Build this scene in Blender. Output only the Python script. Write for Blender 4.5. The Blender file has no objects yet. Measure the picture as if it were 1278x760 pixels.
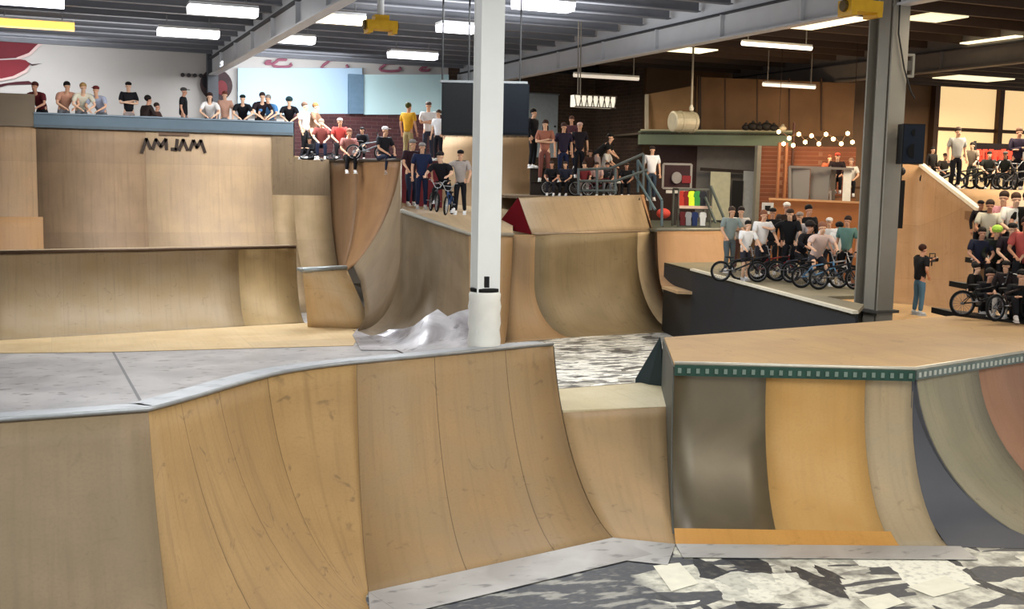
import bpy, bmesh, math, random
from mathutils import Vector, Matrix
random.seed(7)
S = bpy.context.scene
COL = S.collection
# ------------------------------------------------------------------ camera, world, lights, exposure
FPX, CX, CY = 1400.0, 639.0, 380.0
EYE = Vector((0, 0, 4.6)); YAW = math.radians(22.5); PIT = math.radians(6.5); ROLL = 0.02
_f0 = Vector((math.sin(YAW), math.cos(YAW), 0))
FW = _f0*math.cos(PIT) - Vector((0, 0, math.sin(PIT)))
_rt = _f0.cross(Vector((0, 0, 1))); _up = _rt.cross(FW)
RT = _rt*math.cos(ROLL) + _up*math.sin(ROLL); UP = -_rt*math.sin(ROLL) + _up*math.cos(ROLL)
cam_d = bpy.data.cameras.new('camera'); cam = bpy.data.objects.new('camera', cam_d); COL.objects.link(cam)
cam_d.sensor_width = 36; cam_d.sensor_fit = 'HORIZONTAL'; cam_d.lens = FPX/1278*36; cam_d.clip_end = 300; cam_d.clip_start = .1
m = Matrix((RT, UP, -FW)).transposed().to_4x4(); m.translation = EYE; cam.matrix_world = m
S.camera = cam
w = bpy.data.worlds.new('world'); S.world = w; w.use_nodes = True
w.node_tree.nodes['Background'].inputs[0].default_value = (.93, .97, 1, 1)
w.node_tree.nodes['Background'].inputs[1].default_value = 1.35
S.view_settings.view_transform = 'Standard'; S.view_settings.look = 'None'
S.view_settings.gamma = 1; S.view_settings.use_curve_mapping = False
S.view_settings.exposure = 0.2
def area(name, loc, size, power, color, rot=(0, 0, 0)):
    l = bpy.data.lights.new(name, 'AREA'); l.shape = 'RECTANGLE'; l.size, l.size_y = size; l.energy = power; l.color = color
    o = bpy.data.objects.new(name, l); o.location = loc; o.rotation_euler = rot; COL.objects.link(o); return o
COOL, WARM = (.93, .97, 1), (1, .87, .68)
# rows of ceiling lamps over the hall (below the purlins), cool to the left, warm to the right
for (x, y, p, c) in [(-2, 10, 260, COOL), (5, 10, 300, COOL), (11, 9, 300, (1, .93, .82)), (2, 22, 420, COOL), (10, 22, 420, COOL),
                     (3, 36, 800, COOL), (10, 38, 800, COOL), (20, 18, 420, WARM), (20, 29, 450, WARM), (28, 26, 700, WARM),
                     (17, 38, 200, WARM), (36, 36, 700, WARM)]:
    area('ceiling_and_fill_light', (x, y, 8.25), (5, 2.2), p, c)

for (x, y, p) in [(-1, 42.6, 150), (8.5, 42.6, 220)]: area('ceiling_and_fill_light', (x, y, 8.6), (5, .8), p, COOL, (.9, 0, 0))  # added fill lamps tilted at the back wall to brighten it and its boards
# added upward fill lamps brighten roof and girders, standing in for batten spill
for (x, y, p) in [(1, 12, 130), (1, 26, 150), (1, 39, 150), (11, 14, 300), (11, 28, 330)]: area('ceiling_and_fill_light', (x, y, 8.3), (6, 5), p, COOL, (math.pi, 0, 0))
for (x, y, p) in [(21, 26, 45), (32, 28, 60)]: area('ceiling_and_fill_light', (x, y, 8.3), (6, 5), p, WARM, (math.pi, 0, 0))

# ------------------------------------------------------------------ pixel <-> place
def ray(x, y): return FW + RT*((x-CX)/FPX) + UP*((CY-y)/FPX)
def uz(x, y, z): d = ray(x, y); return EYE + d*((z-EYE.z)/d.z)
def uy(x, y, Y): d = ray(x, y); return EYE + d*(Y/d.y)
def ud(x, y, D): return EYE + ray(x, y)*D
def px(x, D, z):
    y = 300.0
    for _ in range(6):
        a = ud(x, y, D); y += (a.z-z)*FPX/D
    return ud(x, y, D)
# ------------------------------------------------------------------ materials
def lin(h):
    h = h.lstrip('#'); c = [int(h[i:i+2], 16)/255 for i in (0, 2, 4)]
    return tuple((v/12.92 if v <= .04045 else ((v+.055)/1.055)**2.4) for v in c) + (1,)
MC = {}
def base(name):
    mt = bpy.data.materials.new(name); mt.use_nodes = True
    nt = mt.node_tree; return mt, nt, nt.nodes, nt.links, nt.nodes['Principled BSDF']
def plain(h, rough=.6, metal=0, noise=.12, scale=6):
    k = ('p', h, rough, metal, noise, scale)
    if k in MC: return MC[k]
    mt, nt, N, L, b = base('paint_'+h)
    b.inputs['Roughness'].default_value = rough; b.inputs['Metallic'].default_value = metal; b.inputs['Specular IOR Level'].default_value = .22
    tc = N.new('ShaderNodeTexCoord'); n = N.new('ShaderNodeTexNoise'); n.inputs['Scale'].default_value = scale; n.inputs['Detail'].default_value = 3
    L.new(tc.outputs['Object'], n.inputs['Vector'])
    mx = N.new('ShaderNodeMix'); mx.data_type = 'RGBA'; c = lin(h)
    mx.inputs['A'].default_value = tuple(v*(1-noise*1.5) for v in c[:3])+(1,); mx.inputs['B'].default_value = tuple(min(1, v*(1+noise)) for v in c[:3])+(1,)
    L.new(n.outputs['Fac'], mx.inputs['Factor']); L.new(mx.outputs['Result'], b.inputs['Base Color'])
    MC[k] = mt; return mt
def emit(h, s):
    k = ('e', h, s)
    if k in MC: return MC[k]
    mt, nt, N, L, b = base('glow_'+h)
    b.inputs['Base Color'].default_value = lin(h); b.inputs['Emission Color'].default_value = lin(h); b.inputs['Emission Strength'].default_value = s
    MC[k] = mt; return mt
def mixc(N, L, fac, a, b):
    mx = N.new('ShaderNodeMix'); mx.data_type = 'RGBA'
    if isinstance(fac, float): mx.inputs['Factor'].default_value = fac
    else: L.new(fac, mx.inputs['Factor'])
    for s, v in (('A', a), ('B', b)):
        if isinstance(v, tuple): mx.inputs[s].default_value = v
        else: L.new(v, mx.inputs[s])
    return mx.outputs['Result']
def ramp(N, L, src, stops):
    r = N.new('ShaderNodeValToRGB'); L.new(src, r.inputs[0]); e = r.color_ramp.elements
    while len(e) < len(stops): e.new(.5)
    for i, (p, c) in enumerate(stops): e[i].position = p; e[i].color = c if isinstance(c, tuple) else (c, c, c, 1)
    return r.outputs[0]
def ply(h, h2=None, seam=.45, sheet=(1.22, 2.44), rough=.42, scuff=.35, streak=.5, offset=0.0):
    """plywood sheets on a ramp, uv in metres: u along the coping, v up the transition"""
    k = ('ply', h, h2, seam, sheet, rough, scuff, streak, offset)
    if k in MC: return MC[k]
    mt, nt, N, L, b = base('plywood_'+h.strip('#'))
    b.inputs['Roughness'].default_value = rough+.15; b.inputs['Specular IOR Level'].default_value = .22
    uv = N.new('ShaderNodeUVMap'); uv.uv_map = 'UVMap'
    mp = N.new('ShaderNodeMapping'); L.new(uv.outputs[0], mp.inputs[0]); mp.inputs['Location'].default_value = (offset, .02, 0)
    c1 = lin(h); c2 = lin(h2) if h2 else tuple(v*.82 for v in c1[:3])+(1,)
    n1 = N.new('ShaderNodeTexNoise'); n1.inputs['Scale'].default_value = 1.1; n1.inputs['Detail'].default_value = 4; L.new(mp.outputs[0], n1.inputs['Vector'])
    col = mixc(N, L, ramp(N, L, n1.outputs['Fac'], [(.38, 0.0), (.64, 1.0)]), c1, c2)
    # worn streaks running up the ramp
    m2 = N.new('ShaderNodeMapping'); m2.inputs['Scale'].default_value = (7, .35, 1); L.new(uv.outputs[0], m2.inputs[0])
    n2 = N.new('ShaderNodeTexNoise'); n2.inputs['Scale'].default_value = 1.5; n2.inputs['Detail'].default_value = 5; L.new(m2.outputs[0], n2.inputs['Vector'])
    dk = tuple(v*.66 for v in c1[:3])+(1,)
    f = ramp(N, L, n2.outputs['Fac'], [(.5, 0.0), (.75, streak)])
    col = mixc(N, L, f, col, dk)
    # fine grain
    n3 = N.new('ShaderNodeTexNoise'); n3.inputs['Scale'].default_value = 28; n3.inputs['Detail'].default_value = 3; L.new(mp.outputs[0], n3.inputs['Vector'])
    col = mixc(N, L, ramp(N, L, n3.outputs['Fac'], [(.45, 0.0), (.8, .35)]), col, tuple(v*.75 for v in c1[:3])+(1,))
    # scuffs
    n4 = N.new('ShaderNodeTexNoise'); n4.inputs['Scale'].default_value = 3.2; n4.inputs['Detail'].default_value = 8; n4.inputs['Distortion'].default_value = 1.4; L.new(mp.outputs[0], n4.inputs['Vector'])
    col = mixc(N, L, ramp(N, L, n4.outputs['Fac'], [(.62, 0.0), (.72, scuff)]), col, lin('#4a4035'))
    # sheets
    bk = N.new('ShaderNodeTexBrick'); L.new(mp.outputs[0], bk.inputs['Vector']); bk.offset = 0; bk.squash = 1
    bk.inputs['Scale'].default_value = 1; bk.inputs['Brick Width'].default_value = sheet[0]; bk.inputs['Row Height'].default_value = sheet[1]
    bk.inputs['Mortar Size'].default_value = .007; bk.inputs['Mortar Smooth'].default_value = .3; bk.inputs['Bias'].default_value = 0
    bk.inputs['Color1'].default_value = (.90, .90, .90, 1); bk.inputs['Color2'].default_value = (1.04, 1.03, 1.0, 1); bk.inputs['Mortar'].default_value = (seam,)*3+(1,)
    mu = N.new('ShaderNodeMix'); mu.data_type = 'RGBA'; mu.blend_type = 'MULTIPLY'; mu.inputs['Factor'].default_value = 1
    L.new(col, mu.inputs['A']); L.new(bk.outputs['Color'], mu.inputs['B'])
    L.new(mu.outputs['Result'], b.inputs['Base Color'])
    MC[k] = mt; return mt
def graffiti(name, scale, cols, rot=.5, stretch=(1, 1, 1), rough=.5):
    mt, nt, N, L, b = base(name); b.inputs['Roughness'].default_value = rough
    tc = N.new('ShaderNodeTexCoord'); mp = N.new('ShaderNodeMapping'); mp.inputs['Rotation'].default_value = (0, 0, rot); mp.inputs['Scale'].default_value = stretch
    L.new(tc.outputs['Object'], mp.inputs[0])
    nz = N.new('ShaderNodeTexNoise'); nz.inputs['Scale'].default_value = scale*.9; nz.inputs['Detail'].default_value = 5; L.new(mp.outputs[0], nz.inputs['Vector'])
    ad = N.new('ShaderNodeMixRGB'); ad.blend_type = 'LINEAR_LIGHT'; ad.inputs[0].default_value = .16; L.new(mp.outputs[0], ad.inputs[1]); L.new(nz.outputs['Color'], ad.inputs[2])
    v = N.new('ShaderNodeTexVoronoi'); v.distance = 'CHEBYCHEV'; v.inputs['Scale'].default_value = scale; L.new(ad.outputs[0], v.inputs['Vector'])
    sp = N.new('ShaderNodeSeparateColor'); L.new(v.outputs['Color'], sp.inputs[0])
    r = ramp(N, L, sp.outputs[0], cols)
    # node default ramp interpolation -> stepped
    N[r.node.name].color_ramp.interpolation = 'CONSTANT'
    m3 = N.new('ShaderNodeMapping'); m3.inputs['Rotation'].default_value = (0, 0, rot+.6); m3.inputs['Scale'].default_value = (1, 3.5, 1); L.new(tc.outputs['Object'], m3.inputs[0])
    n5 = N.new('ShaderNodeTexNoise'); n5.inputs['Scale'].default_value = scale*1.3; n5.inputs['Detail'].default_value = 6; n5.inputs['Distortion'].default_value = .8; L.new(m3.outputs[0], n5.inputs['Vector'])
    col = mixc(N, L, ramp(N, L, n5.outputs['Fac'], [(.50, 0.0), (.56, .85)]), r, lin('#35363a'))
    n6 = N.new('ShaderNodeTexNoise'); n6.inputs['Scale'].default_value = 9; n6.inputs['Detail'].default_value = 6; L.new(tc.outputs['Object'], n6.inputs['Vector'])
    col = mixc(N, L, ramp(N, L, n6.outputs['Fac'], [(.5, 0.0), (.75, .6)]), col, lin('#8d8678'))
    L.new(col, b.inputs['Base Color']); return mt
def silver(name, h='#b4b2b0', h2='#8d8b8a', rough=.3, metal=.35, spots=.7):
    mt, nt, N, L, b = base(name); b.inputs['Roughness'].default_value = rough; b.inputs['Metallic'].default_value = metal
    tc = N.new('ShaderNodeTexCoord'); n = N.new('ShaderNodeTexNoise'); n.inputs['Scale'].default_value = .8; n.inputs['Detail'].default_value = 6; n.inputs['Distortion'].default_value = .6
    L.new(tc.outputs['Object'], n.inputs['Vector'])
    col = mixc(N, L, ramp(N, L, n.outputs['Fac'], [(.35, 0.0), (.65, 1.0)]), lin(h), lin(h2))
    mp = N.new('ShaderNodeMapping'); mp.inputs['Scale'].default_value = (1, 2.2, 1); L.new(tc.outputs['Object'], mp.inputs[0])
    n2 = N.new('ShaderNodeTexNoise'); n2.inputs['Scale'].default_value = 2.6; n2.inputs['Detail'].default_value = 7; L.new(mp.outputs[0], n2.inputs['Vector'])
    col = mixc(N, L, ramp(N, L, n2.outputs['Fac'], [(.6, 0.0), (.68, spots)]), col, lin('#4d4a4a'))
    L.new(col, b.inputs['Base Color']); return mt
def brickmat(name, h1, h2, mortar, sc=1.0, bw=.45, rh=.15):
    mt, nt, N, L, b = base(name); b.inputs['Roughness'].default_value = .8
    tc = N.new('ShaderNodeTexCoord'); sx = N.new('ShaderNodeSeparateXYZ'); L.new(tc.outputs['Object'], sx.inputs[0])
    ad = N.new('ShaderNodeMath'); L.new(sx.outputs[0], ad.inputs[0]); L.new(sx.outputs[1], ad.inputs[1])
    cb = N.new('ShaderNodeCombineXYZ'); L.new(ad.outputs[0], cb.inputs[0]); L.new(sx.outputs[2], cb.inputs[1])
    bk = N.new('ShaderNodeTexBrick'); L.new(cb.outputs[0], bk.inputs['Vector']); bk.inputs['Scale'].default_value = sc
    bk.inputs['Brick Width'].default_value = bw; bk.inputs['Row Height'].default_value = rh; bk.inputs['Mortar Size'].default_value = .012
    bk.inputs['Color1'].default_value = lin(h1); bk.inputs['Color2'].default_value = lin(h2); bk.inputs['Mortar'].default_value = lin(mortar)
    n = N.new('ShaderNodeTexNoise'); n.inputs['Scale'].default_value = .7; n.inputs['Detail'].default_value = 4; L.new(tc.outputs['Object'], n.inputs['Vector'])
    col = mixc(N, L, ramp(N, L, n.outputs['Fac'], [(.4, 0.0), (.65, .6)]), bk.outputs[0], tuple(v*.45 for v in lin(h1)[:3])+(1,))
    L.new(col, b.inputs['Base Color']); return mt
# ------------------------------------------------------------------ mesh helpers
class MB:
    def __init__(s): s.v = []; s.f = []; s.uv = {}
    def add(s, vs, fs):
        k = len(s.v); s.v += [Vector(a) for a in vs]; s.f += [tuple(i+k for i in f) for f in fs]; return s
    def box(s, c, d, rz=0, rot=None):
        c = Vector(c); R = rot if rot else Matrix.Rotation(rz, 3, 'Z'); vs = []
        for z in (-1, 1):
            for y in (-1, 1):
                for x in (-1, 1): vs.append(c + R @ Vector((x*d[0]/2, y*d[1]/2, z*d[2]/2)))
        return s.add(vs, [(0, 2, 3, 1), (4, 5, 7, 6), (0, 1, 5, 4), (2, 6, 7, 3), (0, 4, 6, 2), (1, 3, 7, 5)])
    def tube(s, pts, r, n=8, closed=False, taper=None):
        pts = [Vector(p) for p in pts]; rings = []; N = len(pts); prev = None
        for i, p in enumerate(pts):
            if closed: t = (pts[(i+1) % N]-pts[i-1]).normalized()
            else: t = (pts[min(i+1, N-1)]-pts[max(i-1, 0)]).normalized()
            if prev is None:
                a = t.cross(Vector((0, 0, 1)));
                if a.length < .05: a = t.cross(Vector((0, 1, 0)))
                a.normalize()
            else:
                a = prev - t*prev.dot(t); a.normalize()
            prev = a; b = t.cross(a); rr = taper[i] if taper else r
            rings.append([p + (a*math.cos(2*math.pi*k/n) + b*math.sin(2*math.pi*k/n))*rr for k in range(n)])
        vs = [q for rg in rings for q in rg]; fs = []
        M = N if closed else N-1
        for i in range(M):
            for k in range(n):
                j = (i+1) % N; fs.append((i*n+k, i*n+(k+1) % n, j*n+(k+1) % n, j*n+k))
        if not closed: fs += [tuple(range(n))[::-1], tuple((N-1)*n+k for k in range(n))]
        return s.add(vs, fs)
    def bar(s, a, b, w, h):
        a, b = Vector(a), Vector(b); t = (b-a); Ln = t.length; t.normalize()
        x = t.cross(Vector((0, 0, 1)));
        if x.length < .02: x = Vector((1, 0, 0))
        x.normalize(); z = x.cross(t)
        R = Matrix((x, t, z)).transposed()
        return s.box((a+b)/2, (w, Ln, h), rot=R)
    def prism(s, poly, off):
        off = Vector(off); n = len(poly); vs = [Vector(p) for p in poly] + [Vector(p)+off for p in poly]
        return s.add(vs, [tuple(range(n))[::-1], tuple(range(n, 2*n))] + [(i, (i+1) % n, n+(i+1) % n, n+i) for i in range(n)])
    def lathe(s, c, prof, n=16, axis='Z'):
        c = Vector(c); vs = []; 
        for r, h in prof:
            for k in range(n):
                a = 2*math.pi*k/n; p = Vector((r*math.cos(a), r*math.sin(a), h))
                if axis == 'Y': p = Vector((p.x, p.z, p.y))
                if axis == 'X': p = Vector((p.z, p.x, p.y))
                vs.append(c+p)
        m_ = len(prof); fs = [(i*n+k, i*n+(k+1) % n, (i+1)*n+(k+1) % n, (i+1)*n+k) for i in range(m_-1) for k in range(n)]
        fs += [tuple(range(n))[::-1], tuple((m_-1)*n+k for k in range(n))]
        return s.add(vs, fs)
    def ball(s, c, r, n=10, sc=(1, 1, 1)):
        prof = [(r*math.sin(math.pi*i/n)+1e-4, -r*math.cos(math.pi*i/n)) for i in range(n+1)]
        k = len(s.v); s.lathe((0, 0, 0), prof, max(8, n))
        for i in range(k, len(s.v)): v = s.v[i]; s.v[i] = Vector((v.x*sc[0]+c[0], v.y*sc[1]+c[1], v.z*sc[2]+c[2]))
        return s
    def build(s, name, mat, parent=None, smooth=False, uvs=None):
        me = bpy.data.meshes.new(name); o0 = Vector(parent['_o']) if parent and '_o' in parent else Vector((0, 0, 0))
        if parent and parent.type == 'MESH' and '_o' not in parent: o0 = Vector((0, 0, 0))
        me.from_pydata([v-o0 for v in s.v], [], s.f); me.update()
        if mat: me.materials.append(mat)
        if uvs:
            ul = me.uv_layers.new(name='UVMap')
            for lp in me.loops: ul.data[lp.index].uv = uvs[lp.vertex_index]
        bm = bmesh.new(); bm.from_mesh(me); bmesh.ops.recalc_face_normals(bm, faces=bm.faces); bm.to_mesh(me); bm.free()
        if smooth:
            for p in me.polygons: p.use_smooth = True
        o = bpy.data.objects.new(name, me); COL.objects.link(o)
        if parent: o.parent = parent; o['_o'] = list(o0)
        return o
def tag(o, label=None, cat=None, group=None, kind=None):
    if label: o['label'] = label
    if cat: o['category'] = cat
    if group: o['group'] = group
    if kind: o['kind'] = kind
    return o
def thing(name, label, cat, loc=(0, 0, 0), group=None, rz=0):
    o = bpy.data.objects.new(name, None); COL.objects.link(o); o.location = loc; o.rotation_euler = (0, 0, rz); o.empty_display_size = .2
    o['_o'] = list(loc) if rz == 0 else [0, 0, 0]
    return tag(o, label, cat, group)
def struct(name, mb, mat, smooth=False): return tag(mb.build(name, mat, smooth=smooth), kind='structure')

# ================================================================== SETTING
# floor: bare concrete, silver painted field to the left, black and white street painting to the right
def poly(z, pts): mb = MB(); mb.add([(x, y, z) for x, y in pts], [tuple(range(len(pts)))]); return mb
def shards(name):
    mt, nt, N, L, b = base(name); b.inputs['Roughness'].default_value = .5
    tc = N.new('ShaderNodeTexCoord'); sx = N.new('ShaderNodeSeparateXYZ'); L.new(tc.outputs['Object'], sx.inputs[0])
    def cells(rot, sc, st, lo, hi, off=0.0, dist=.05):
        mp = N.new('ShaderNodeMapping'); mp.inputs['Rotation'].default_value = (0, 0, rot); mp.inputs['Scale'].default_value = st; mp.inputs['Location'].default_value = (off, off, 0)
        L.new(tc.outputs['Object'], mp.inputs[0])
        nz = N.new('ShaderNodeTexNoise'); nz.inputs['Scale'].default_value = 2.5; nz.inputs['Detail'].default_value = 4; L.new(mp.outputs[0], nz.inputs['Vector'])
        ad = N.new('ShaderNodeMixRGB'); ad.blend_type = 'LINEAR_LIGHT'; ad.inputs[0].default_value = dist; L.new(mp.outputs[0], ad.inputs[1]); L.new(nz.outputs['Color'], ad.inputs[2])
        v = N.new('ShaderNodeTexVoronoi'); v.distance = 'CHEBYCHEV'; v.inputs['Scale'].default_value = sc; L.new(ad.outputs[0], v.inputs['Vector'])
        sp = N.new('ShaderNodeSeparateColor'); L.new(v.outputs['Color'], sp.inputs[0])
        return ramp(N, L, sp.outputs[0], [(lo, 1.0), (hi, 0.0)])
    n0 = N.new('ShaderNodeTexNoise'); n0.inputs['Scale'].default_value = 3.5; n0.inputs['Detail'].default_value = 8; L.new(tc.outputs['Object'], n0.inputs['Vector'])
    col = mixc(N, L, ramp(N, L, n0.outputs['Fac'], [(.44, 0.0), (.62, .9)]), lin('#dcd8c6'), lin('#8b877c'))
    col = mixc(N, L, cells(.9, 1.1, (1, 3.2, 1), .30, .31), col, lin('#46474b'))
    col = mixc(N, L, cells(-.5, 1.0, (3.6, 1, 1), .22, .23, 3.3), col, lin('#2f3034'))
    col = mixc(N, L, cells(.25, .9, (1, 1.4, 1), .13, .14, 7.7), col, lin('#eeead8'))
    m3 = N.new('ShaderNodeMapping'); m3.inputs['Rotation'].default_value = (0, 0, .8); m3.inputs['Scale'].default_value = (1, 3, 1); L.new(tc.outputs['Object'], m3.inputs[0])
    n5 = N.new('ShaderNodeTexNoise'); n5.inputs['Scale'].default_value = 2.4; n5.inputs['Detail'].default_value = 7; L.new(m3.outputs[0], n5.inputs['Vector'])
    slate = mixc(N, L, ramp(N, L, n5.outputs['Fac'], [(.52, 0.0), (.60, .8)]), lin('#3d3f45'), lin('#a9a69b'))
    ed = N.new('ShaderNodeMath'); ed.operation = 'ADD'; L.new(sx.outputs[0], ed.inputs[0]); L.new(n0.outputs['Fac'], ed.inputs[1])
    col = mixc(N, L, ramp(N, L, mapr(N, L, ed.outputs[0], 0, 10), [(.66, 1.0), (.68, 0.0)]), col, slate)
    n6 = N.new('ShaderNodeTexNoise'); n6.inputs['Scale'].default_value = 11; n6.inputs['Detail'].default_value = 6; L.new(tc.outputs['Object'], n6.inputs['Vector'])
    col = mixc(N, L, ramp(N, L, n6.outputs['Fac'], [(.5, 0.0), (.72, .55)]), col, lin('#6d695f'))
    L.new(col, b.inputs['Base Color']); return mt
def mapr(N, L, src, a, b_):
    m_ = N.new('ShaderNodeMapRange'); m_.inputs['From Min'].default_value = a; m_.inputs['From Max'].default_value = b_; L.new(src, m_.inputs['Value']); return m_.outputs[0]
GR = shards('street_painting')
GR2 = graffiti('far_street_painting', 1.25, [(0.0, lin('#77756f')), (.1, lin('#f4f1e6')), (.62, lin('#c9c5b8')), (.78, lin('#fbf8ee'))], rot=-.5, stretch=(1.0, 1.3, 1))
SIL = silver('silver_floor_paint', '#c4c1c0', '#a5a3a4', .3, .0, .85)
CON = plain('#8b867d', .7, 0, .2, 1.2)
fl = MB(); fl.add([(-30, -6, -.02), (70, -6, -.02), (70, 60, -.02), (-30, 60, -.02)], [(0, 1, 2, 3)])
struct('floor', fl, CON)
tag(poly(-.004, [(-30, 13.0), (9.0, 13.0), (9.3, 20), (11.4, 29.2), (12, 60), (-30, 60)]).build('floor', SIL), kind='structure')
tag(poly(-.004, [(9.0, 13.6), (20, 13.6), (20, 30), (11.4, 29.2), (9.3, 20)]).build('floor', GR2), kind='structure')
tag(poly(-.004, [(-3, -6), (40, -6), (40, 13.0), (-3, 13.0)]).build('floor', GR), kind='structure')
tag(poly(.001, [tuple(uz(x, y, .001))[:2] for x, y in [(139, 438), (142, 438), (184, 512), (180, 512)]]).build('floor', plain('#7c7a7a', .6)), kind='structure')
for q in ([(815, 706), (848, 702), (872, 728), (838, 738)], [(1132, 732), (1180, 719), (1212, 733), (1165, 745)], [(1072, 748), (1110, 740), (1130, 752), (1092, 764)]):
    tag(poly(.003, [tuple(uz(x, y, .003))[:2] for x, y in q]).build('floor', plain('#e9e4cf', .5)), kind='structure')
# walls
WHITE = plain('#cfcac6', .7, 0, .05, .8)
BRK = brickmat('dark_brick', '#5b4434', '#4b392c', '#6b5a4b')
BRD = plain('#6e5137', .7, 0, .3, .9)
def wallbox(name, x0, x1, y, z0, z1, mat, t=.3): return struct(name, MB().box(((x0+x1)/2, y+t/2, (z0+z1)/2), (x1-x0, t, z1-z0)), mat)
wallbox('wall_back', -14, 15.9, 46, 0, 9.7, WHITE)
wallbox('wall_back', 15.9, 26.2, 46, 0, 9.7, BRK)
wallbox('wall_right', 22.9, 70, 41.3, 0, 9.7, BRD)
struct('wall_left', MB().box((-14.15, 20, 4.85), (.3, 52, 9.7)), plain('#b9b4ae', .7, 0, .08, .8))
struct('wall_right', MB().box((23.05, 43.8, 4.85), (.3, 4.6, 9.7)), BRK)
# roof deck, ribbed
rf = MB()
x = -14.0
RD = plain('#8f9094', .6, .1, .1, 2)
rf.box((3, 20, 9.85), (34, 54, .1)); struct('ceiling', rf, RD)
struct('ceiling', MB().box((45, 20, 9.85), (50, 54, .1)), plain('#5b4a3e', .7, 0, .15, 2))
# girders (running away from the camera) with lower flange, web and upper flange
GP = plain('#d6d7da', .45, .1, .06, 2); GB = plain('#77706a', .5, .1, .1, 2)
def girder(x, mat, y0, y1, dark):
    mb = MB(); mb.box((x, (y0+y1)/2, 8.30), (.32, y1-y0, .05)); mb.box((x, (y0+y1)/2, 9.0), (.06, y1-y0, 1.4))
    k = y0
    while k < y1: mb.box((x, k, 8.6), (.28, .04, .6)); k += 3.4
    o = struct('trim_%d' % (1+dark), mb, mat)
    mb2 = MB(); mb2.box((x, (y0+y1)/2, 8.92), (.3, y1-y0, .05)); mb2.build('flange', plain('#3a3a3e', .5), None)['kind'] = 'structure'
girder(6.05, GP, -5, 46, 0); girder(16.45, GP, -5, 46, 1); girder(27.0, GB, -5, 41.2, 2); girder(-4.5, GP, -5, 46, 3)
# purlins (running across)
k = 5.0; i = 0
while k < 46:
    mb = MB(); mb.box((1.2, k, 9.25), (30.2, .10, .32)); mb.box((1.2, k-.05, 9.10), (30.2, .2, .03))
    struct('trim_5', mb, plain('#7d7e84', .5, .1, .1, 2))
    if k < 41:
        mb = MB(); mb.box((42, k, 9.25), (51, .12, .32)); struct('trim_6', mb, plain('#4a3a2e', .6, 0, .1, 2))
    k += 1.55; i += 1
# white cross beam above the columns
mb = MB(); mb.box((20, 19.45, 9.12), (38, .3, .06)); mb.box((20, 19.5, 9.36), (38, .08, .5)); struct('trim_7', mb, plain('#c8c6c0', .5))
# eaves beam along the back wall
struct('trim_8', MB().box((6, 45.8, 9.35), (40, .3, .35)), plain('#2e2d30', .6))
# translucent glowing wall panels far right with posts and rail
WP = emit('#f5cf94', .72)
cx0 = uy(1168, 150, 41).x
for a in range(5):
    x0 = cx0 + a*3.9
    win = tag(MB().box((x0+1.9, 41.2, 6.1), (3.7, .08, 7.4)).build('window_%d' % (a+1), WP), kind='structure')
    fr = MB(); fr.box((x0-.05, 41.05, 6.1), (.28, .3, 7.6)); fr.box((x0+1.9, 41.1, 7.2), (3.9, .12, .16)); fr.box((x0+1.9, 41.1, 9.72), (3.9, .12, .2))
    f = fr.build('window_frame', plain('#4b3424', .6), win)
# ------------------------------------------------------------------ lamps
def ftube(x, y, wpx, col, s, D=None, z=8.75, drop=.0):
    p = ud(x, y, D) if D else uz(x, y, z)
    d = (p-EYE).dot(FW); ln = wpx*d/FPX/.93
    return p, ln
LT = [(28, -1, 90, '#e8ecff', 'pale blue lit batten light at the top left corner'), (42, 29, 88, '#ffc45c', 'warm yellow batten light in the top left corner'),
      (278, 12, 78, '#ffffff', 'white batten light left of the beam at the top'), (235, 40, 68, '#ffffff', 'white batten light above the white wall'),
      (366, 48, 48, '#ffffff', 'small white batten light right of the sloping beam'), (420, 22, 64, '#fff2cf', 'cream batten light beside the yellow hoist'),
      (570, 34, 44, '#f6f6ff', 'white batten light just left of the white column'), (515, 68, 56, '#f2f2ff', 'lowest white batten light above the pale blue boards'),
      (678, 5, 70, '#f4f2ff', 'white batten light just right of the white column')]
for (x, y, wpx, c, lab) in LT:
    p, ln = ftube(x, y, wpx, c, 6)
    t = thing('ceiling_light', lab, 'ceiling light', p)
    MB().box(p+Vector((0, 0, .09)), (ln, .62, .07)).build('housing', plain('#d8d8d8', .5), t)
    MB().prism([p+Vector((-ln/2, a*.3, b)) for a, b in ((-1, .05), (-.8, -.14), (.8, -.14), (1, .05))], (ln, 0, 0)).build('diffuser', emit(c, 1.5 if c == '#ffc45c' else 5.0), t)
    hg = MB()
    for sx in (-.35, .35): hg.tube([p+Vector((ln*sx, 0, .1)), p+Vector((ln*sx, 0, 9.2-p.z))], .02, 6)
    hg.build('hanger', plain('#9a9a9a', .5), t)
for (x, y, wpx, D, st, lab) in [(970, 57, 96, 33, 2.2, 'bright suspended tube light right of the long sloping beam'), (985, 107, 72, 40, .8, 'dim suspended tube light above the mezzanine'),
                           (757, 96, 84, 38, .35, 'dim suspended tube light above the chequered lamp')]:
    p, ln = ftube(x, y, wpx, None, 1, D)
    t = thing('tube_light', lab, 'tube light', p)
    MB().box(p+Vector((0, 0, .07)), (ln, .12, .06)).build('housing', plain('#b8b2a6', .5), t)
    MB().tube([p+Vector((-ln/2, 0, 0)), p+Vector((ln/2, 0, 0))], .07, 10).build('tube', emit('#fff3e0', st), t)
    hg = MB()
    for sx in (-.42, .42): hg.tube([p+Vector((ln*sx, 0, .1)), p+Vector((ln*sx, 0, 9.8-p.z))], .02, 6)
    hg.build('hanger', plain('#8a8378', .5), t)
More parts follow.
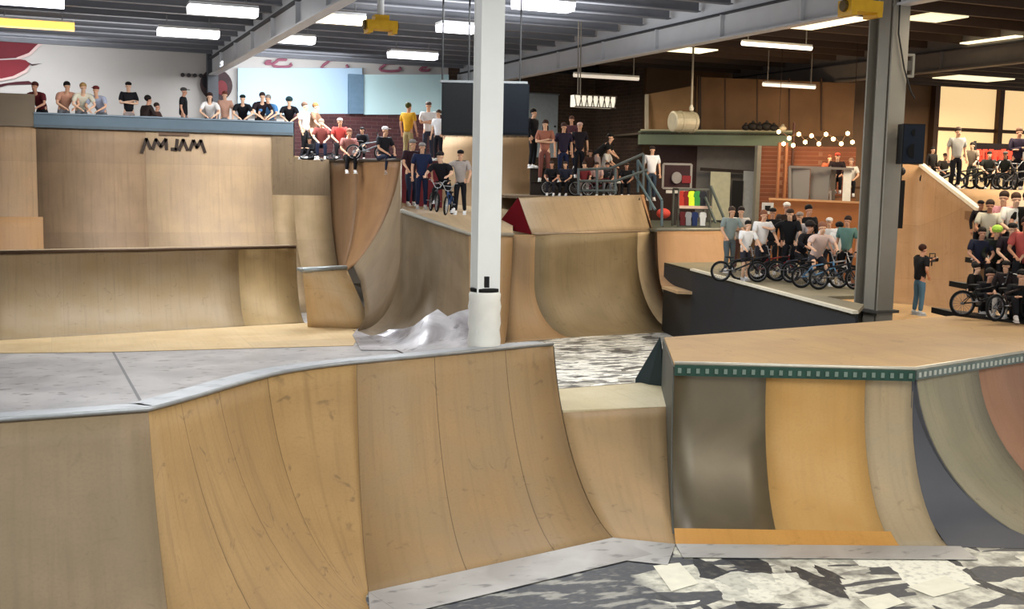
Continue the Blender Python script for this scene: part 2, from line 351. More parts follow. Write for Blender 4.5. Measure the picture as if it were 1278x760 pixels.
# roof lights (translucent roof sheets) on the right
for i, (x, y, wpx, D, ly, s) in enumerate([(850, 62, 80, 36, 1.2, 1.6), (1010, 27, 95, 30, 2.6, 1.5), (1062, 82, 80, 37, 1.5, 1.2), (1262, 52, 80, 36, 2.2, 1.5), (1165, 22, 60, 30, 1.2, .8), (1215, 98, 90, 44, 1.5, 1.0)]):
    p = uz(x, y, 9.05); d = (p-EYE).dot(FW); ln = wpx*d/FPX
    tag(MB().box(p, (ln, ly, .04)).build('window_%d' % (i+6), emit('#fff0c4', s)), kind='structure')
# chequered lamp bar hanging in the middle
p = ud(740, 127, 33)
t = thing('hanging_lamp', 'cream chequered box lamp hanging on chains above the seated crowd', 'lamp', p)
lb = MB(); lb.box(p, (1.3, .34, .34)); lb.build('lamp_body', emit('#efe6d0', .55), t)
lt = MB()
for i in range(14):
    a = -0.62+i*.095; lt.bar(p+Vector((a, -.19, -.17)), p+Vector((a+.07 if i % 2 else a-.07, -.19, .17)), .02, .02)
lt.box(p+Vector((0, -.19, .17)), (1.34, .03, .03)); lt.box(p+Vector((0, -.19, -.17)), (1.34, .03, .03)); lt.build('lattice', plain('#3e3226', .6), t)
ch = MB()
for a in (-.5, -.42): ch.tube([p+Vector((a, 0, .17)), p+Vector((a-.04, 0, 9.8-p.z))], .02, 6)
ch.build('chain', plain('#7d7468', .5, .4), t)
# yellow hoists
def hoist(p, lab, rodh):
    t = thing('hoist', lab, 'hoist', p); Y = plain('#d8a520', .45, 0, .15, 5)
    mb = MB(); mb.box(p, (.75, .4, .22)); mb.box(p+Vector((0, 0, .16)), (.35, .3, .16)); mb.box(p+Vector((-.3, 0, -.14)), (.12, .42, .1)); mb.box(p+Vector((.3, 0, -.14)), (.12, .42, .1)); mb.build('hoist_body', Y, t)
    MB().tube([p+Vector((0, 0, .2)), p+Vector((0, 0, rodh))], .085, 10).build('rod', plain('#dcdcda', .4), t)
    for a in (-.38, .38): MB().lathe(p+Vector((a, 0, 0)), [(.1, -.05), (.12, 0), (.1, .05)], 12, 'X').build('wheel', plain('#5a4512', .5), t)
hoist(ud(475, 32, 27), 'yellow hoist on a white rod under the ceiling', 1.1)
hoist(ud(1074, 9, 21.5), 'yellow hoist clamped beside the grey column head', .4)

# ------------------------------------------------------------------ columns
wc = uz(604, 430, 2.07); wc = Vector((wc.x, wc.y, 0))
t = thing('steel_column', 'tall white steel column with padded wrap around its foot', 'column', wc)
CW = plain('#e6e6e0', .45, 0, .04, 3)
mb = MB(); a = .30; b = .2; zc = 6.0
mb.box(wc+Vector((0, -.14, 4.85)), (.36, .03, 9.7)); mb.box(wc+Vector((0, .14, 4.85)), (.36, .03, 9.7)); mb.box(wc+Vector((0, 0, 4.85)), (.03, .28, 9.7))
mb.box(wc+Vector((-.165, 0, 4.85)), (.02, .27, 9.7)); mb.box(wc+Vector((.165, 0, 4.85)), (.02, .27, 9.7)); mb.build('shaft', CW, t)
pd = MB()
pr = [(.2, 1.6), (.235, 1.75), (.25, 2.15), (.232, 2.3), (.25, 2.4), (.236, 2.55), (.25, 2.65), (.234, 2.75), (.242, 2.84), (.215, 2.89)]
pd.lathe(wc, pr, 18); pd.build('padding', plain('#ece8dc', .7, 0, .08, 5), t, smooth=True)
MB().lathe(wc+Vector((0, 0, 2.9)), [(.17, -.03), (.225, -.02), (.225, .03), (.17, .04)], 18).build('strap', plain('#15130f', .6), t)
MB().box(ud(607.5, 352, 16.2)+Vector((0, 0, 0)), (.06, .06, .16)).build('switch', plain('#141414', .5), t)
tagp = MB().box(ud(618, 21, 16.55), (.045, .05, .05)).build('bolt', plain('#222222', .5), t)
rc = Vector((16.45, 19.3, 0))
t = thing('steel_column', 'large grey steel column standing behind the right ramp platform', 'column', rc)
GC = plain('#8c867a', .5, .05, .1, 2)
mb = MB()
for s_ in (-1, 1): mb.box(rc+Vector((0, s_*.36, 4.6)), (.42, .04, 9.2))
mb.box(rc+Vector((0, 0, 4.6)), (.04, .72, 9.2)); mb.box(rc+Vector((-.1, -.1, 4.6)), (.2, .34, 9.2)); mb.build('shaft', GC, t)
mb = MB(); mb.tube([rc+Vector((-.12, -.42, 9.1)), rc+Vector((-.1, -.42, 7.7)), rc+Vector((.1, -.42, 7.0)), rc+Vector((.3, -.42, 6.55)), rc+Vector((.42, -.42, 6.4))], .018, 6)
mb.build('cable', plain('#2a2724', .6), t)
mb = MB(); mb.box(rc+Vector((0, 0, 1.9)), (.62, .92, .06)); mb.build('base_plate', plain('#4a4844', .6), t)
# loudspeaker on the column
def speaker(p, d, lab, rz, h='#141416', grille='#1d2430'):
    t = thing('loudspeaker', lab, 'loudspeaker', p)
    R = Matrix.Rotation(rz, 3, 'Z')
    MB().prism([p+R@Vector((x*d[0]/2, y*d[1]/2, -d[2]/2)) for x, y in ((-1, -1), (1, -1), (.8, 1), (-.8, 1))], (0, 0, d[2])).build('cabinet', plain(h, .5), t)
    MB().box(p+R@Vector((0, -d[1]/2-.01, 0)), (d[0]*.9, .03, d[2]*.92), rz).build('grille', plain(grille, .7), t)
    mb = MB(); 
    for zz, r in ((-.18, .32), (.28, .16)):
        mb.lathe(p+Vector((0, 0, zz*d[2])) + R@Vector((0, -d[1]/2-.03, 0)), [(r*d[0], 0), (r*d[0], .01), (r*d[0]*.8, .012)], 20, 'Y')
    mb.build('cone', plain('#0c0c0e', .8), t)
    return t
psp = ud(1135, 180, 23.3)
t = speaker(psp, (.46, .42, .82), 'black loudspeaker mounted on the right side of the grey column', -.35)
MB().bar(psp+Vector((0, 0, .2)), rc+Vector((.2, -.1, psp.z+.2)), .06, .06).build('bracket', plain('#222222', .5), t)
p = ud(1122, 255, 24.6)
t = thing('pennant', 'narrow black hanging banner beside the grey column', 'banner', p)
MB().box(p, (.2, .05, 1.05), -.3).build('cloth', plain('#15120f', .7), t); mb = MB(); mb.tube([p+Vector((0, 0, .5)), p+Vector((0, 0, 1.0))], .03, 6); mb.ball(p+Vector((0, 0, .72)), .1); mb.bar(p+Vector((0, 0, .9)), Vector((rc.x+.15, rc.y+.2, p.z+.9)), .05, .05); mb.build('rod', plain('#2a2520', .5), t)
p = ud(1132, 82, 23.6)
t = thing('flood_lamp', 'small square flood lamp high on the right side of the grey column', 'lamp', p)
mb = MB(); mb.box(p+Vector((0, 0, .22)), (.28, .1, .05), -.3); mb.box(p+Vector((0, 0, -.22)), (.28, .1, .05), -.3); mb.box(p+Vector((-.12, .03, 0)), (.05, .1, .44), -.3); mb.box(p+Vector((.12, -.03, 0)), (.05, .1, .44), -.3); mb.build('frame', plain('#8a867c', .5), t)
MB().bar(p+Vector((0, .05, 0)), Vector((rc.x+.1, rc.y-.2, p.z)), .05, .05).build('arm', plain('#6a665c'), t)
MB().box(p, (.17, .12, .2), -.3).build('lamp_head', plain('#4a4640', .5), t)
# two big hanging screens/speakers either side of the white column
for (x0, x1, y0, y1, D, c, lab, nm) in [(551, 597, 104, 168, 24, '#1b1c1e', 'big dark grey loudspeaker cabinet hanging left of the white column', 0), (618, 660, 105, 168, 24.6, '#0c121a', 'big navy black loudspeaker cabinet hanging right of the white column', 1)]:
    p = ud((x0+x1)/2, (y0+y1)/2, D); wd = (x1-x0)*D/FPX; ht = (y1-y0)*D/FPX
    t = thing('hanging_loudspeaker', lab, 'loudspeaker', p)
    MB().box(p+Vector((.3*math.sin(YAW), .3*math.cos(YAW), 0)), (wd, .6, ht), -YAW).build('cabinet', plain(c, .55), t)
    MB().box(p+Vector((0, -.0, 0)), (wd*.93, .03, ht*.93), -YAW).build('grille', plain(c, .75, 0, .25, 20), t)
    MB().box(p+Vector((0, .1, ht/2+.03)), (wd*1.0, .2, .05), -YAW).build('top_frame', plain('#8c8f90', .5, .3), t)
    if nm: MB().box(p+Vector((.22, -.03, .12)), (.06, .03, .22), -YAW).build('badge', plain('#d8dadb', .4), t)
    mb = MB()
    for s_ in (-.3, .3): mb.tube([p+Vector((s_, .3, ht/2)), p+Vector((s_, .3, 9.8-p.z))], .02, 6)
    mb.build('cable', plain('#2b2b2b', .5), t)

# ================================================================== RAMPS
def arc(T, B, n=14):
    T, B = Vector(T), Vector(B); H = T.z-B.z; h = Vector((T.x-B.x, T.y-B.y, 0)); L = h.length; h.normalize(); out = []
    if L >= H:
        R = (L*L+H*H)/(2*H); am = math.asin(min(1, L/R))
        for i in range(n+1):
            a = am*i/n; out.append(B + h*(R*math.sin(a)) + Vector((0, 0, R*(1-math.cos(a)))))
    else:
        n1 = n-3
        for i in range(n1+1):
            a = math.pi/2*i/n1; out.append(B + h*(L*math.sin(a)) + Vector((0, 0, L*(1-math.cos(a)))))
        for i in range(1, 4): out.append(B + h*L + Vector((0, 0, L+(H-L)*i/3)))
    return out
def subdiv(cols, k=4, wobble=0):
    o = []
    for (a, b) in zip(cols[:-1], cols[1:]):
        for i in range(k):
            s_ = i/k; o.append((Vector(a[0]).lerp(Vector(b[0]), s_), Vector(a[1]).lerp(Vector(b[1]), s_)))
    o.append((Vector(cols[-1][0]), Vector(cols[-1][1]))); return o
def crspline(P, k=5):
    o = []
    for i in range(len(P)-1):
        p0, p1, p2, p3 = P[max(i-1, 0)], P[i], P[i+1], P[min(i+2, len(P)-1)]
        for j in range(k):
            s_ = j/k; o.append(.5*((2*p1)+(p2-p0)*s_+(2*p0-5*p1+4*p2-p3)*s_*s_+(3*p1-p0-3*p2+p3)*s_**3))
    o.append(P[-1]); return o
def surf(parent, cols, mat, name='riding_surface', u0=0, straight=False, n=14, lift=0, rows=None):
    """one riding surface sheet through (top, bottom) columns"""
    rows = rows or [arc(T, B, n) if not straight else [Vector(B).lerp(Vector(T), i/n) for i in range(n+1)] for T, B in cols]
    mb = MB(); uv = []; u = u0
    for i, r in enumerate(rows):
        if i: u += ((rows[i-1][-1]-r[-1]).length+(rows[i-1][0]-r[0]).length)/2
        v = 0
        for j, q in enumerate(r):
            if j: v += (q-r[j-1]).length
            mb.v.append(q + Vector((0, 0, lift))); uv.append((u, v))
    w_ = len(rows[0])
    for i in range(len(rows)-1):
        for j in range(w_-1): mb.f.append((i*w_+j, (i+1)*w_+j, (i+1)*w_+j+1, i*w_+j+1))
    # orient towards the rider: upwards
    me = bpy.data.meshes.new(name); o0 = Vector(parent['_o'])
    me.from_pydata([q-o0 for q in mb.v], [], mb.f); ul = me.uv_layers.new(name='UVMap')
    for lp in me.loops: ul.data[lp.index].uv = uv[lp.vertex_index]
    me.materials.append(mat)
    if sum(p.normal.z for p in me.polygons) < 0: me.flip_normals()
    for p in me.polygons: p.use_smooth = True
    o = bpy.data.objects.new(name, me); COL.objects.link(o); o.parent = parent; o['_o'] = list(o0)
    sd = o.modifiers.new('thickness', 'SOLIDIFY'); sd.thickness = .03; sd.offset = -1
    return o, u
def samp(P, k): return [P[round(i*(len(P)-1)/k)] for i in range(k+1)]
def sidepanel(parent, T, B, depth, mat, zb=0, straight=False, t=.04, n=14):
    """flat side of a ramp below its profile; depth = how far the block runs back behind the coping (vector)"""
    a = arc(T, B, n) if not straight else [Vector(B), Vector(T)]
    a = [q - Vector((0, 0, .03)) for q in a]
    back = Vector(T)+Vector(depth)-Vector((0, 0, .03)); pts = a + [back, Vector((back.x, back.y, zb)), Vector((B[0], B[1], zb))]
    nrm = (Vector(depth).cross(Vector((0, 0, 1)))).normalized()
    if Vector(depth).length < .01: nrm = Vector((T[0]-B[0], T[1]-B[1], 0)).cross(Vector((0, 0, 1))).normalized()
    return MB().prism([q - nrm*t/2 for q in pts], nrm*t).build('side_panel', mat, parent)
def deckpoly(parent, pts, mat, name='deck', t=.08, label=None):
    """walkable deck through 3-D points"""
    c = sum((Vector(p) for p in pts), Vector())/len(pts)
    mb = MB(); n = len(pts); mb.v = [Vector(p) for p in pts] + [Vector(p)-Vector((0, 0, t)) for p in pts]
    mb.f = [tuple(range(n)), tuple(range(n, 2*n))[::-1]] + [(i, (i+1) % n, n+(i+1) % n, n+i) for i in range(n)]
    uv = [(p.x, p.y) for p in mb.v]
    o = mb.build(name, mat, parent, uvs=uv)
    if label: o['label'] = label
    return o
def coping(parent, pts, r, mat): return MB().tube(pts, r, 8).build('coping', mat, parent, smooth=True)
def strip(parent, pts, wid, mat, name='transition_plate', z=.006):
    """plate lying at the foot of a ramp"""
    mb = MB(); P = [Vector((p[0], p[1], z)) for p in pts]; n = len(P); off = []
    for i in range(n):
        t_ = (P[min(i+1, n-1)]-P[max(i-1, 0)]).normalized(); nr = Vector((t_.y, -t_.x, 0)); off.append(P[i]+nr*wid)
    mb.v = P+off; mb.f = [(i, i+1, n+i+1, n+i) for i in range(n-1)]
    o = mb.build(name, mat, parent); sd = o.modifiers.new('thickness', 'SOLIDIFY'); sd.thickness = .006; sd.offset = 0; return o
STEEL = silver('worn_steel', '#c3c0bb', '#a29d98', .38, .3, .6)
COP = plain('#9fa09f', .35, .5, .15, 9)

# ---- ramp A: long foreground quarter with a bowl corner at the left
H = 2.07
A0 = uz(0, 525, H); A1 = uz(185, 512, H)
tp = [uz(185, 512, H), uz(240, 497, H), uz(300, 479, H), uz(350, 466, H), uz(400, 458, H), uz(445, 453, H)]
tp = crspline(tp, 3)
Bc = uz(460, 740, 0); B690 = uz(765, 672, 0)
bp0 = Vector((A1.x+.03, 8.55, 0))
bc = crspline([bp0, Vector((2.45, 9.7, 0)), Vector((3.0, 10.95, 0)), Vector((3.08, 11.4, 0)), Vector((3.12, 11.54, 0)), Bc], 3)
left = [(Vector((-4.2, 11.85, H)), Vector((-4.2, 8.2, 0))), (A0, Vector((A0.x, 8.5, 0))), (A1, bp0)]
corner = list(zip(tp, bc))
T690 = uz(690, 430, H)
right = [(tp[-1], Bc), (T690, B690)]
ra = thing('quarter_pipe', 'long plywood quarter pipe with curved bowl corner filling the lower left foreground', 'ramp', (3, 12, 0))
surf(ra, subdiv(left, 3), ply('#8b785c', '#968064', .5, (50, 50), .4, .2, .35))
u_ = 0
surf(ra, corner, ply('#a88556', '#b28e5c', .42, (.98, 9), .4, .4, .6), u0=0)
surf(ra, subdiv(right, 4), ply('#a48863', '#ab8a60', .42, (1.27, 9), .4, .3, .4), u0=0)
edge = [q[0] for q in left] + tp[1:] + [T690]
def offset(pts, d):
    o = []
    for i, p in enumerate(pts):
        t_ = (pts[min(i+1, len(pts)-1)]-pts[max(i-1, 0)]); t_.z = 0; t_.normalize(); o.append(p + Vector((-t_.y, t_.x, 0))*d)
    return o
off = offset(edge, .42)
mb = MB(); n = len(edge); mb.v = edge+off+[p-Vector((0, 0, .06)) for p in edge+off]
mb.f = [(i, i+1, n+i+1, n+i) for i in range(n-1)]+[(2*n+i, 3*n+i, 3*n+i+1, 2*n+i+1) for i in range(n-1)]+[(n+i, n+i+1, 3*n+i+1, 3*n+i) for i in range(n-1)]+[(0, n, 3*n, 2*n), (n-1, 3*n-1, 4*n-1, 2*n-1)]
o = mb.build('deck', silver('grey_deck_paint', '#a9abad', '#8f9092', .4, .1, .5), ra); o['label'] = 'narrow grey painted deck strip along the coping'
bk = MB(); bk.v = off+[Vector((p.x, p.y, 0)) for p in off]; bk.f = [(i, i+1, n+i+1, n+i) for i in range(n-1)]; bk.build('back_panel', ply('#8c7a60', None), ra, uvs=[(0, 0)]*(2*n))
coping(ra, [p+Vector((0, 0, .01)) for p in edge], .028, COP)
sidepanel(ra, T690, B690, (.05, .42, 0), ply('#77664d', None), 0)
strip(ra, [Bc, B690], .75, STEEL, z=.01)
strip(ra, [Vector((2.45, 9.7, 0)), Vector((3.0, 10.95, 0)), Bc], .6, STEEL, z=.008)

# ---- ramp C: lower linking quarter between A and B, cut lower, with cream deck
Bl = uz(843, 680, 0)
TB = uz(840, 455, 2.0)
def arc_to(T, B, z): # point on the arc of T,B at height z
    a = arc(T, B, 60)
    for q0, q1 in zip(a[:-1], a[1:]):
        if q1.z >= z: return q0.lerp(q1, (z-q0.z)/(q1.z-q0.z))
zc_ = 1.16
Tc0 = arc_to(T690, B690, zc_); 
Tc1 = uz(841, 507, zc_)
rcz = thing('low_quarter_pipe', 'low plywood quarter pipe with cream deck between the two foreground ramps', 'ramp', (7.2, 13, 0))
cB = [(Tc0+Vector((.06, 0, 0)), B690+Vector((.03, 0, 0))), (Tc1, Bl)]
ra_ = [q for q in arc(T690, B690, 60) if q.z <= zc_]; rb_ = arc(Tc1, Bl, 30)
r0, r1 = samp(ra_, 14), samp(rb_, 14)
surf(rcz, None, ply('#b3936a', '#a98d66', .6, (2.5, 9), .4, .35, .5), rows=[[p.lerp(q, i/6) + Vector((.012, 0, 0)) for p, q in zip(r0, r1)] for i in range(7)])
d0, d1 = uz(700, 486, zc_), uz(836, 475, zc_)
d0 = Vector((Tc0.x+.12, d0.y, zc_))
deckpoly(rcz, [Tc0+Vector((.03, 0, 0)), Tc1, d1, d0], ply('#d8c8a0', '#e0d2b0', .9, (9, 9), .5, .1, .2), label='cream painted low deck')
MB().prism([d0, d1, Vector((d1.x, d1.y, 0)), Vector((d0.x, d0.y, 0))], (.01, .04, 0)).build('back_panel', plain('#8c7a60'), rcz)
strip(rcz, [B690, Bl], .8, STEEL, z=.009)

# ---- ramp B: right quarter with patched sheets, big platform and hip
HB = 2.0
T0, T1 = uz(842, 455, HB), uz(1141, 462, HB)
B0, B1 = uz(843, 680, 0), uz(1184, 683, 0)
rb = thing('quarter_pipe', 'right hand quarter pipe with patched metal and orange ply sheets under a wide deck', 'ramp', (9.5, 12, 0))
def colat(s_): return (T0.lerp(T1, s_), B0.lerp(B1, s_))
def zone(s0, s1, k=4): return [colat(s0+(s1-s0)*i/k) for i in range(k+1)]
surf(rb, zone(0, .40), silver('brown_metal_sheet', '#7a6e5c', '#6c604c', .3, .45, .2), 'metal_sheet')['label' if 0 else 0] if 0 else surf(rb, zone(0, .385), silver('brown_metal_sheet', '#6c6049', '#5c513c', .42, .25, .15), 'metal_sheet')
surf(rb, zone(.385, .80), ply('#c39a5e', '#bd9153', .75, (3, 9), .4, .15, .25), 'plywood_sheet')
surf(rb, zone(.80, 1), ply('#a8977a', '#b19b78', .75, (3, 9), .4, .3, .5), 'plywood_sheet')
# orange lower strip over the bottom of the sheets
low = []
for i in range(9):
    T, B = colat(i/8*.82); a = arc(T, B, 40); low.append([a[j]+Vector((-.01, -.02, .012)) for j in range(0, 7)])
mb = MB(); uv = []
for i, r in enumerate(low):
    for j, q in enumerate(r): mb.v.append(q); uv.append((i*.4, j*.08))
for i in range(8):
    for j in range(6): mb.f.append((i*7+j, (i+1)*7+j, (i+1)*7+j+1, i*7+j+1))
mb.build('plywood_strip', ply('#c58f4a', '#c9964f', .8, (9, 9), .4, .2, .3), rb, smooth=True, uvs=uv)
strip(rb, [B0, B1+Vector((.15, -.05, 0))], .5, STEEL, z=.012)
BLUE = plain('#505156', .55, 0, .12, 2)
DK = ply('#bd9a6c', '#b3916a', .85, (2.44, 1.22), .4, .25, .3)
bl = uz(829, 421, HB); b2 = uz(1190, 394, HB); b3 = uz(1278, 405, HB)+Vector((.3, 0, 0))
T3 = T1 + (uz(1278, 441, HB)-T1)*1.55
b3 = Vector((T3.x+.6, max(b3.y, T3.y+1.5), HB)); b3 = uz(1278, 405, HB); b4 = T3+Vector((.5, .8, 0))
deckpoly(rb, [T0, T1, T3, b4, b3, b2, bl], DK)
Dn = (T3-T1).normalized(); nrm = Vector((Dn.y, -Dn.x, 0))
LD = 2.2
surf(rb, [((T1+Vector((.04, 0, 0))).lerp(T3, i/6), (T1+Vector((.04, 0, 0))).lerp(T3, i/6)+nrm*LD-Vector((0, 0, HB))) for i in (0, .7, 1.4, 2.1)], ply('#8f8770', '#9a8f75', .7, (1.4, 9), .4, .3, .4), 'riding_surface')
surf(rb, [(T1.lerp(T3, i/6), T1.lerp(T3, i/6)+nrm*LD-Vector((0, 0, HB))) for i in (2.1, 3, 4, 5, 6)], ply('#a37a60', '#9b725a', .7, (1.4, 9), .4, .3, .4), 'riding_surface')
sidepanel(rb, T1+Vector((.04, 0, 0)), T1+Vector((.04, 0, 0))+nrm*LD-Vector((0, 0, HB)), -nrm*.3, BLUE, 0)
sidepanel(rb, T1, B1, (T1-B1).normalized()*0+Vector((.05, .3, 0)), BLUE, 0)
ea, eb = arc(T1, B1, 24), arc(T1+Vector((.04, 0, 0)), T1+Vector((.04, 0, 0))+nrm*LD-Vector((0, 0, HB)), 24)
def atz(P, z):
    for q0, q1 in zip(P[:-1], P[1:]):
        if q1.z >= z: return q0.lerp(q1, (z-q0.z)/max(1e-6, q1.z-q0.z))
    return P[-1]
mb = MB(); K_ = 20
for i in range(K_+1): z_ = (HB-.04)*i/K_; mb.v += [atz(ea, z_)+Vector((.01, .02, 0)), atz(eb, z_)+Vector((-.01, .03, 0))]
mb.f = [(2*i, 2*i+1, 2*i+3, 2*i+2) for i in range(K_)]; mb.build('side_panel', BLUE, rb, smooth=True)
# left side wall of the ramp block
nB = (T0-B0); nB.z = 0
sidepanel(rb, T0, B0, bl-T0, plain('#55564f', .5, 0, .1, 2), 0)
# green and white patterned fascia under the coping
GF = graffiti('green_check', 9, [(0.0, lin('#28473c')), (.45, lin('#7e9384')), (.7, lin('#1f3b33'))], rot=0)
def fascia(a, b, mat, nn, hgt=.15):
    dd = (b-a); dd.z = 0; dd.normalize(); nn = Vector((dd.y, -dd.x, 0))
    MB().prism([a+Vector((0, 0, .0)), b+Vector((0, 0, .0)), b-Vector((0, 0, hgt)), a-Vector((0, 0, hgt))], nn*.05).build('fascia', mat, rb)
    L_ = (b-a).length; q = int(L_/.125); mb = []
    for i in range(q):
        c = a.lerp(b, (i+.5)/q)+nn*.058-Vector((0, 0, hgt/2)); mb.append(MB().box(c, (.05, .012, .07), math.atan2(dd.y, dd.x)))
    return mb
m1 = fascia(T0, T1, plain('#2c4a3f', .5, 0, .2, 6), None); [q.build('painted_square', plain('#74857a', .5), rb) for q in m1]
m2 = fascia(T1, T3, plain('#6f7a74', .5, 0, .3, 6), None, .13); [q.build('painted_square', plain('#c0c3b8', .5), rb) for q in m2]
coping(rb, [T0+Vector((0, 0, .02)), T1+Vector((0, 0, .02)), T3+Vector((0, 0, .02))], .03, plain('#c7c0ae', .35, .4))
# dark fin behind the left edge of the platform
f1, f2, f3 = bl+Vector((0, 0, 0)), uz(793, 473, 1.2), uz(838, 478, 1.2)
rfin = MB(); rfin.prism([f1+Vector((-.05, .05, 0)), f2, Vector((f2.x, f2.y, 0)), Vector((f3.x-.06, f3.y, 0)), f3-Vector((.06, 0, 0))], (.03, .05, 0))
o = rfin.build('side_panel', plain('#303c3e', .6, 0, .15, 2), rb); o['label'] = 'dark teal triangular side fin'

# ---- platform K with black side (holds the rider crowd)
HK = 2.1
k0, k1 = uz(864, 337, HK), uz(1068, 391, HK)
rk = thing('riders_platform', 'raised grey platform with long black side wall right of centre', 'platform', (16, 24, 0))
k2 = uz(1130, 380, HK)+Vector((1.5, 0, 0)); kb1 = k0+Vector((9.0, 2.2, 0)); kb0 = k0+Vector((.6, 2.6, 0))
deckpoly(rk, [k0, k1, Vector((15.7, 18.7, HK)), Vector((15.9, 20.2, HK)), Vector((17.1, 20.2, HK)), Vector((19.6, 24.6, HK)), Vector((21.6, 29.0, HK)), kb1, kb0], ply('#7f7763', '#8a816a', .8, (2.44, 1.22), .4, .4, .4))
MB().prism([k0, k1, Vector((k1.x, k1.y, 0)), Vector((k0.x, k0.y, 0))], (.08, .02, 0)).build('side_wall', plain('#26282d', .6, 0, .1, 2), rk)['label'] = 'black side wall'
MB().prism([k0, k0+Vector((.6, 2.6, 0)), Vector((k0.x+.6, k0.y+2.6, 0)), Vector((k0.x, k0.y, 0))], (.05, 0, 0)).build('side_wall', plain('#2e2c2b', .6), rk)
MB().bar(k0+Vector((-.02, -.02, .02)), k1+Vector((-.02, -.02, .02)), .12, .06).build('edge_trim', plain('#d8d0bc', .5), rk)['label'] = 'white edge strip'
# ---- low right floor P (videographer) and wall ride R
HP = 1.3
vp = ud(1148, 390, 28.7); 
rp = thing('bowl_floor', 'smooth tan plywood floor of the bowl where the camera operator stands', 'ramp', (20, 21, 0))
pp = [Vector((16.9, 17.5, HP)), Vector((32, 13, HP)), Vector((34, 27, HP)), Vector((24.5, 28.0, HP)), Vector((20.2, 26.9, HP)), Vector((17.2, 20, HP))]
deckpoly(rp, pp, ply('#c9a577', '#bf9b6f', .85, (2.44, 1.22), .35, .2, .3), 'riding_surface')
mb = MB(); mb.prism([p-Vector((0, 0, .08)) for p in pp[:2]]+[Vector((pp[1].x, pp[1].y, 0)), Vector((pp[0].x, pp[0].y, 0))], (0, .05, 0)); mb.build('side_panel', BLUE, rp)
TR = [ud(1085, 196, 35.5), ud(1118, 203, 35.3), ud(1150, 207, 35), ud(1186, 235, 33), ud(1222, 263, 31)]
BR = [px(1085, 31.5, HP), px(1118, 31.3, HP), px(1152, 31, HP), px(1190, 29.8, HP), px(1226, 28.6, HP)]
rr = thing('curved_wall_ramp', 'tall tan curved wall ramp with white slanting top edge at the right', 'ramp', (24, 26, 0))
cr = [(a, b) for a, b in zip(TR, BR)]
surf(rr, subdiv(cr, 3), ply('#a07c58', '#a98460', .7, (2.44, 2.3), .4, .25, .4))
MB().bar(TR[2]+Vector((0, 0, .03)), TR[4]+Vector((0, 0, .03)), .16, .10).build('edge_trim', plain('#e8dcc4', .5), rr)['label'] = 'white slanting edge'
sidepanel(rr, TR[4], BR[4], (.3, .8, 0), plain('#7b5a3e'), 0)
# bank S to the right of the slanting edge with deck holding the second crowd
ST = [px(1152, 35.2, 4.5), px(1190, 34.5, 4.5), px(1330, 32, 4.5)]
rs = thing('crowd_deck', 'high tan deck at far right holding riders under the red banner', 'platform', (27, 27, 0))
sB = [TR[2]+Vector((.1, .1, -.5)), TR[4]+Vector((.15, .1, 0)), px(1330, 28, 3.2)]
surf(rs, [(ST[1], TR[4]+Vector((.12, .05, -.6))), (ST[2], px(1330, 27.5, 2.6))], ply('#b3906a', '#a98763', .8, (2.44, 2.4), .4, .2, .3), straight=True, n=4)
deckpoly(rs, [ST[0], ST[1], ST[2], ST[2]+Vector((3, 9, 0)), ST[0]+Vector((1.5, 7.5, 0))], ply('#8e7152', '#7c6248', .8, (2.44, 1.22)))
mb = MB(); mb.prism([TR[2]+Vector((.1, .1, -.1)), TR[4]+Vector((.1, .1, -.1)), Vector((TR[4].x+.1, TR[4].y+.1, 0)), Vector((TR[2].x+.1, TR[2].y+.1, 0))], (.05, .02, 0)); mb.build('back_panel', plain('#6a4f38'), rs)
# black bleacher base bottom right
e0, e1 = px(1197, 22.5, 1.95), px(1300, 19.5, 1.9)
rl = thing('bleacher', 'low black stepped bleacher at the right edge crowded with riders', 'bleacher', (e0.x, e0.y, 0))
BK = plain('#15120f', .5, 0, .2, 4)
for i, (zz, yy) in enumerate([(2.05, 0), (2.5, .9), (2.95, 1.8)]):
    a, b = e0+Vector((1.3*i, yy, 0)), e1+Vector((1.3*i+1.5, yy, 0)); 
    mb = MB(); mb.prism([Vector((a.x, a.y, zz)), Vector((b.x, b.y, zz)), Vector((b.x+.3, b.y+1.1, zz)), Vector((a.x+.3, a.y+1.1, zz))], (0, 0, -.12)); mb.build('step', BK, rl)
    if i: mb = MB(); mb.prism([Vector((a.x, a.y, zz-.1)), Vector((b.x, b.y, zz-.1)), Vector((b.x, b.y, zz-.45)), Vector((a.x, a.y, zz-.45))], (0, .03, 0)); mb.build('riser', BK, rl)
mb = MB()
for s_ in (0.25, .6, .95):
    for yy in (.3, 2.6): q = e0.lerp(e1+Vector((1, 0, 0)), s_); mb.box((q.x+.2+yy*.9, q.y+yy, .95), (.1, .1, 1.9))
mb.build('post', BK, rl)

# ---- M: quarter in the middle left, with apron
MT0, MT1 = uz(-40, 316, 2.2), uz(369, 308, 2.2); MB0, MB1 = uz(-40, 427, 0), uz(380, 403, 0)
rm = thing('quarter_pipe', 'wide plain plywood quarter pipe at middle left below the tall ramp', 'ramp', (3, 34, 0))
cm = subdiv([(MT0, MB0), (MT1, MB1)], 10)
surf(rm, cm[:9], ply('#a18b6c', '#9b835f', .75, (2.44, 9), .4, .25, .5)); surf(rm, cm[8:], ply('#a88c60', '#9c8258', .75, (1.22, 9), .4, .3, .6))
dm = Vector((0, 1.2, 0)); deckpoly(rm, [MT0, MT1, MT1+dm, MT0+dm], ply('#8e7b62', None))
coping(rm, [MT0, MT1], .05, plain('#5d4a3a', .4, .3)); sidepanel(rm, MT1, MB1, (0, 1.2, 0), ply('#b29670', None), 0)
ap = MB(); q = [uz(-40, 427, .012), uz(380, 403, .012), uz(455, 408, .012), uz(441, 431, .012), uz(140, 439, .012), uz(-40, 441, .012)]
